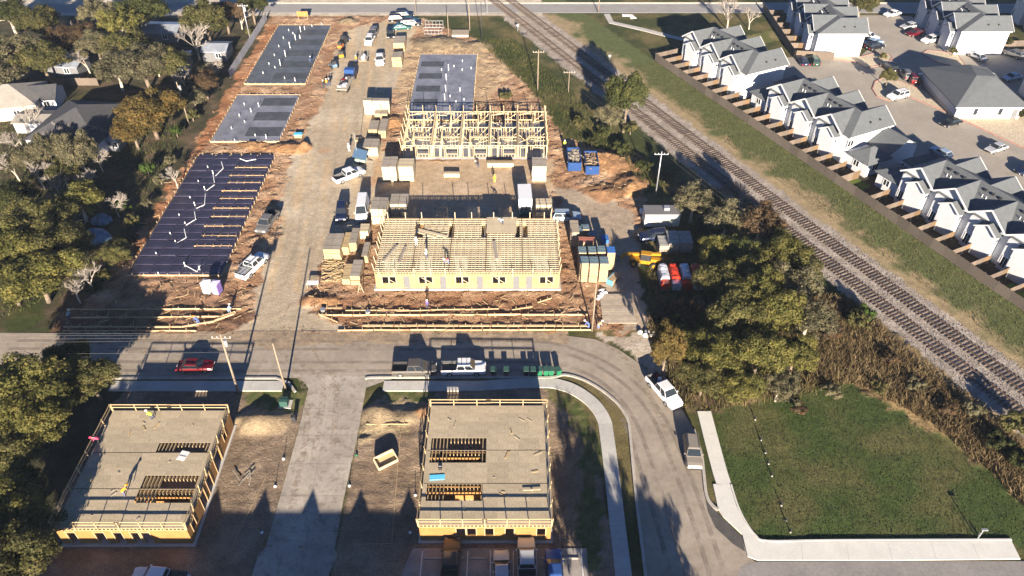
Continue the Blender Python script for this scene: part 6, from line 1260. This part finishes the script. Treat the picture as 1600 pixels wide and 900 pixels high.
TREES = [  # crown centre, radius, height, leaf
 (12,20,6,9,'dark','dark tree in the top left corner'),(60,32,5,9,'oak','olive tree left of the top left car park'),(20,78,7,10,'grey','wide olive oak at the left edge above the cream house'),(62,92,5.5,9,'oak','olive oak hiding the white metal shed'),(5,115,5,8,'grey','yellow green tree above the cream house roof'),
 (112,58,5,8,'brown','brown tree between two olive trees at upper left'),(186,38,5.5,10,'yellow','yellow green tree at the top left centre'),(150,70,5,8,'grey','grey green tree beside the white shed'),(200,72,6,9,'oak','olive tree in the middle of the upper left wood'),(222,100,6.5,9,'grey','wide grey green tree above the dark roofed house'),(180,108,5,8,'grey','grey olive tree above the brown garden fence'),
 (262,98,5,8,'oak','olive tree left of the tall forked tree'),(150,18,5,8,'grey','thin grey green tree at the top left'),(225,12,6,10,'dark','dark tree at the top edge left of centre'),(318,30,5.5,11,'oak','olive crown beside the tall forked tree'),(350,20,4.5,8,'brown','brown tree at the top left of the metal fence'),(392,6,4,8,'dark','dark tree at the top of the metal fence'),
 (232,172,6.2,9.5,'autumn','golden autumn tree right of the dark roofed house'),(205,200,4,7,'autumn','smaller golden tree under the autumn tree'),(118,238,3.6,9,'grey','tall grey green tree shading the dark roofed house'),(72,232,3.2,8,'grey','grey green tree shading the carport'),(300,150,3.2,5,'grey','low grey green tree by the left pole'),(318,128,3.5,6,'brown','brown tree beside the metal fence end'),
 (42,245,3.5,6,'grey','grey tree at the left edge below the carport'),(98,270,3.4,6,'oak','olive tree among bare grey trees on the left'),(18,310,4,7,'dark','dark tree at the left edge in the middle'),(120,312,4.5,7,'yellow','yellow green tree above the blue tarp'),(60,340,5.5,8.5,'oak','large yellow green tree left of the blue tarps'),(18,385,5.5,8.5,'yellow','yellow green tree at the left edge by the sheets'),(85,378,5,8,'oak','olive tree over the corrugated sheets'),(55,430,5.5,8,'yellow','yellow green tree above the left street end'),(178,395,2.6,4.5,'oak','small olive tree right of the tarps'),(10,440,4,7,'oak','olive tree at the left edge above the street'),
 (35,605,5.2,9,'yellow','big yellow green tree at the left edge below the street'),(62,645,4.4,8,'yellow','olive tree between the street and the left building'),(140,590,3.4,6.5,'oak','dark olive tree at the left building rear corner'),(8,705,4.0,6,'oak','dark tree at the left edge beside the left building'),(105,560,3,6,'dark','low dark tree beside the street at left'),(18,800,4.2,7,'yellow','yellow tree at the lower left edge'),(18,870,4.5,8,'oak','olive tree in the lower left corner'),(30,760,2.6,4.5,'dark','dark tree hugging the left building wall'),
 (980,148,4.0,12.5,'green','lone large olive tree beside the rails'),(955,180,3.0,6,'grey','grey small tree at the foot of the lone rail tree'),
 (1085,312,3.4,7.5,'grey','pale olive tree behind the site container'),(1135,340,3.8,8,'grey','pale olive tree right of the container'),(1190,350,4.2,8.5,'brown','brownish tree of the thicket nearest the rails'),(1120,395,3.0,7,'yellow','olive tree right of the grey covered stacks'),(1168,425,3.8,8,'yellow','olive tree in the middle of the thicket'),(1225,395,4.0,8,'yellow','yellow olive tree at the thicket edge by the rails'),(1245,445,3.8,7.5,'grey','olive tree at the right of the thicket'),(1150,488,3.8,8.5,'oak','dark olive tree in front of the thicket middle'),(1205,480,4.4,9,'yellow','yellow olive tree right of the thicket middle'),(1265,495,3.8,7.5,'grey','grey olive tree at the right thicket end'),(1082,490,2.6,4.2,'brown','brown leaved tree beside the red wrapped pallets'),(1080,545,3.6,5.8,'yellow','golden brown tree beside the white truck on the bend'),(1132,548,4.0,6.8,'yellow','yellow green tree near the bend behind the white truck'),(1190,545,4.0,8,'yellow','yellow green tree behind the lawn'),(1245,552,3.2,6,'yellow','olive tree behind the lawn middle'),(1100,590,2.8,5.5,'oak','low olive tree right of the white truck'),(1160,600,3.0,5.5,'yellow','low yellow green tree at the head of the lawn walk'),(1220,600,2.8,5,'grey','low grey tree at the back of the lawn'),(1125,440,3.2,8,'oak','olive tree right behind the red wrapped pallets'),(1185,455,3.8,9.5,'yellow','tall yellow olive tree in the heart of the thicket'),(1155,395,3.2,7.5,'green','green tree between the pale olive trees and the thicket heart'),(1255,415,3.0,6.5,'oak','olive tree against the near rail bed'),(1042,540,2.4,9,'autumn','small golden tree at the bend'),
 (1348,4,4.0,6,'oak','evergreen tree at the top of the car park'),(1389,118,1.9,4.4,'oak','small round tree on the middle car park island'),
]
for i_, (px, py, r, h, leaf, lab) in enumerate(TREES): tree(lab, px, py, r, h, leaf, (px < 300 and py < 330 and i_ % 2 == 0 and leaf != 'autumn') or (1000 < px < 1300 and leaf in ('grey','brown')))
for px, py, h, lab in ((300,50,12,'tall forked pale trunked bare tree beside the fence'),(185,14,9,'bare tree at the top left centre'),(95,45,8,'bare tree behind the brown tree at upper left'),(30,215,8,'bare grey tree left of the carport'),(75,215,8,'bare grey tree below the carport'),(120,235,8,'bare grey tree below the dark roofed house'),(55,265,7.5,'bare grey tree left of the blue tarps'),(150,240,7,'bare grey tree at the corner of the dark roofed house'),(372,18,8,'bare brown tree at the top of the metal fence'),(135,425,7,'pale trunked bare tree left of the black foundation'),(112,445,6.5,'second pale trunked bare tree left of the black foundation'),(130,575,7,'bare twiggy tree at the left street corner'),(1142,14,9.5,'large pale bare tree at the top beside the townhouses'),(1175,22,7,'smaller bare tree right of the large pale one at the top'),(270,270,6,'thin bare trunks at the left edge of the site'),(175,310,7,'leaning bare trunk in the dark left shade'),(1095,480,5,'bare twiggy tree above the golden brown tree'),(1160,300,6,'bare brush tree between thicket and rails'),(240,90,8,'bare tree in the upper left wood'),(330,100,7,'bare tree at the end of the metal fence'),(40,180,7,'bare tree in front of the carport'),(15,250,8,'bare grey tree at the left edge below the carport'),(95,205,8,'bare grey tree in front of the dark roofed house'),(125,275,7.5,'bare grey tree right of the grey tree on the left'),(85,290,7,'bare grey tree above the yellow green tree'),(160,205,7,'bare grey tree at the dark house front'),(215,20,9,'bare tree right of the top left centre tree'),(130,85,8,'bare tree right of the white shed in the trees'),(285,115,7,'bare tree beside the narrow shed')):
    bare(lab, px, py, h)
GS = 'shrubs along the site edge'
for px, py, r, h, leaf, lab in ((230,265,1.5,3.2,'bright','bright green shrub in the dark left shade'),(190,325,1.6,3,'bright','green shrub above the site edge'),(205,345,1.4,2.5,'oak','olive shrub beside the black foundation edge'),(228,318,1.2,2,'grey','grey shrub at the dirt edge left of the black foundation'),(250,280,1.3,2,'grey','second grey shrub at the dirt edge'),(265,250,1.2,2,'grey','third grey shrub at the dirt edge'),(275,205,1.4,2.5,'bright','green shrub below the left pole'),(300,180,1.5,2.5,'oak','olive shrub right of the left pole'),(205,375,1.3,2,'brown','brown brush at the lower dirt edge'),(190,410,1.4,2,'brown','brown brush left of the lowest foundation corner'),(160,430,1.6,2,'oak','low bush at the lowest dirt edge'),(390,50,1.2,2,'yellow','yellow bush at the far fence'),(150,450,1.3,1.5,'dark','dark low bush above the left trench'),
 (905,190,1.6,2.4,'oak','green bush on the grass bank below the pole'),(945,205,1.8,2.6,'dark','dark bush under the lone rail tree'),(985,200,2.0,2.8,'oak','olive bush right under the lone rail tree'),(925,220,1.5,2,'dark','dark bush on the shaded bank'),(970,230,2.0,2.6,'dark','dark bush on the shaded bank by the rails'),(1005,260,2.0,2.6,'dark','dark bush above the mound'),(1040,275,2.0,2.4,'grey','grey bush beside the rail pole'),(790,150,1.4,1.8,'oak','small green bush right of the pale slab'),(1490,80,1.2,2.2,'oak','round bush on the east island'),(1380,87,1.0,1.8,'oak','thin bush on the west island'),(1545,72,1.4,2.0,'dark','dark hedge beside the far right blank wall'),(1575,66,1.6,2.4,'dark','dark hedge between the two tan fences'),(1340,500,2.0,3,'oak','green bush at the end of the thicket by the rails'),(1350,488,1.6,2.5,'bright','brighter green bush beside the near rail'),(1300,520,2.0,2.6,'brown','brown brush right of the thicket'),(1590,660,2.2,2.8,'oak','olive bush at the right edge by the rails'),(1560,690,1.8,2.4,'dark','dark bush at the right edge in the brush'),(1520,640,1.6,2.2,'grey','grey brush beside the near rail at right'),(1595,720,1.8,2.4,'dark','dark bush at the right edge above the lawn'),(1430,600,1.4,1.8,'grey','grey bush in the middle of the brush strip'),(1480,640,1.5,2,'brown','brown bush in the brush strip'),(1390,560,1.5,2,'brown','brown bush at the start of the brush strip'),(1375,605,1.2,1.5,'oak','low olive bush at the lawn edge'),(1250,640,1.3,1.2,'brown','low brown weeds at the back of the lawn'),(1300,610,1.5,1.6,'grey','low grey weeds at the back of the lawn'),(1600,175,1.6,2.6,'dark','dark bush at the clubhouse corner'),(1058,486,2.0,3.2,'brown','brown bush left of the low brown tree by the red pallets'),(1100,480,2.2,3.6,'grey','grey bush right of the low brown tree by the red pallets'),(1072,512,2.4,3.4,'yellow','yellow olive bush between the bend and the red pallets'),(1108,508,2.4,4,'yellow','yellow olive bush at the left side of the thicket'),(1035,505,1.6,3,'brown','brown bush beside the plank platform'),(1130,470,2.2,4,'oak','olive bush in the gap right of the red pallets')):
    shrub(lab, px, py, r, h, leaf, GS)
rng_t = random.Random(77)
def scatter(poly, n_):
    rg = np.random.default_rng(n_); xs_ = [p.x for p in poly]; ys_ = [p.y for p in poly]; k = n_ * 4
    x, y = rg.uniform(min(xs_),max(xs_),k), rg.uniform(min(ys_),max(ys_),k); m = inpoly(x, y, poly); x, y = x[m][:n_], y[m][:n_]
    return list(zip(x.tolist(), y.tolist()))
# off frame trees whose shadows fall into the picture
tree('leafy tree below the picture whose shadow falls on the curved sidewalk', 0, 0, 3.8, 12, 'oak', True, (11.2,22,0)); tree('second leafy tree below the picture shadowing the street edge', 0, 0, 4.2, 9.5, 'oak', False, (17.0,20,0)); tree('third tree below the picture shadowing the grass strip', 0, 0, 3.4, 10.5, 'oak', True, (13.8,17,0))
# ------------------------------------------------------------------ weeds and long grass (uncountable)
def weeds(name, pts, h0, h1, wd, m, lab, cat, lean=.5):
    rg = np.random.default_rng(len(pts)); N = len(pts); q_ = np.array(pts); p = np.stack([q_[:,0], q_[:,1], HT[np.clip(np.searchsorted(ys,q_[:,1]),0,sh[0]-1), np.clip(np.searchsorted(xs,q_[:,0]),0,sh[1]-1)]-.03], -1); h = rg.uniform(h0,h1,N); a = rg.uniform(0,6.28,N); d = np.stack([np.cos(a),np.sin(a),0*a],-1); ln = rg.normal(0,lean,(N,2))*h[:,None]
    tip = p + np.stack([ln[:,0],ln[:,1],h],-1); w_ = wd*rg.uniform(.6,1.5,N)[:,None]; co = np.stack([p-d*w_, p+d*w_, tip+d*w_*.25, tip-d*w_*.25],1).reshape(-1,3)
    tag(link(name, npmesh(name, co, np.arange(N*4).reshape(-1,4), [m]), kind='stuff'), lab, cat)
DRYM = leafmat('dry_grass_blades', (.085,.06,.028), (.21,.15,.072), (.28,.21,.11), .25); GRM = leafmat('green_grass_blades', (.030,.044,.011), (.080,.088,.026), (.15,.125,.05), .4)
brush = pp((1270,470),(1330,470),(1400,540),(1500,620),(1605,710),(1605,800),(1550,740),(1450,660),(1340,600),(1260,600))
weeds('dry_weeds', scatter(brush, 16000), .4, 1.4, .05, DRYM, 'tall dry weeds in the strip between the lawn and the tracks', 'weeds')
weeds('bank_grass', scatter(pp((740,60),(800,60),(890,140),(960,215),(1050,290),(1000,290),(960,240),(885,215),(850,160),(790,105)), 9000), .2, .7, .05, GRM, 'long green grass on the bank between the site and the tracks', 'grass')
weeds('thicket_floor', scatter(pp((1010,430),(1010,520),(1060,640),(1110,645),(1320,610),(1290,470),(1150,290),(1060,300)), 14000), .3, 1.1, .05, leafmat('thicket_weeds', (.06,.055,.02), (.17,.14,.055), (.24,.16,.07)), 'undergrowth beneath the thicket right of the site', 'undergrowth')
weeds('lawn_tufts', scatter(pp((1115,645),(1330,600),(1560,740),(1640,880),(1590,846),(1190,846),(1145,770)), 22000), .05, .14, .05, GRM, 'short tufts of the lawn at bottom right', 'grass', .6)
FGM = leafmat('verge_blades', (.06,.066,.022), (.145,.132,.052), (.23,.185,.09), .4)
weeds('fence_grass', scatter([AB(0,-8.6), AB(112,-8.6), AB(112,-.1), AB(0,-.1)], 22000), .06, .28, .05, FGM, 'grass strip between the tracks and the wooden fence', 'grass', .6)
weeds('wood_floor_weeds', scatter(pp((0,120),(290,200),(230,330),(130,450),(0,500)), 9000), .15, .7, .06, GRM, 'weeds on the floor of the left wood', 'weeds')
# ------------------------------------------------------------------ thin air haze
hz = MB().b2(-3200, 3200, -3200, 4200, -4, 79).build('haze', bpy.data.materials.new('haze_air'), kind='stuff')
tag(hz, 'thin pale blue haze in the air over the whole place', 'haze')
hm = hz.data.materials[0]; hm.use_nodes = True; n = hm.node_tree.nodes; n.remove(n['Principled BSDF'])
pv = n.new('ShaderNodeVolumePrincipled'); pv.inputs['Color'].default_value = (.70,.83,1.0,1); pv.inputs['Density'].default_value = .00009
hm.node_tree.links.new(pv.outputs[0], n['Material Output'].inputs['Volume'])
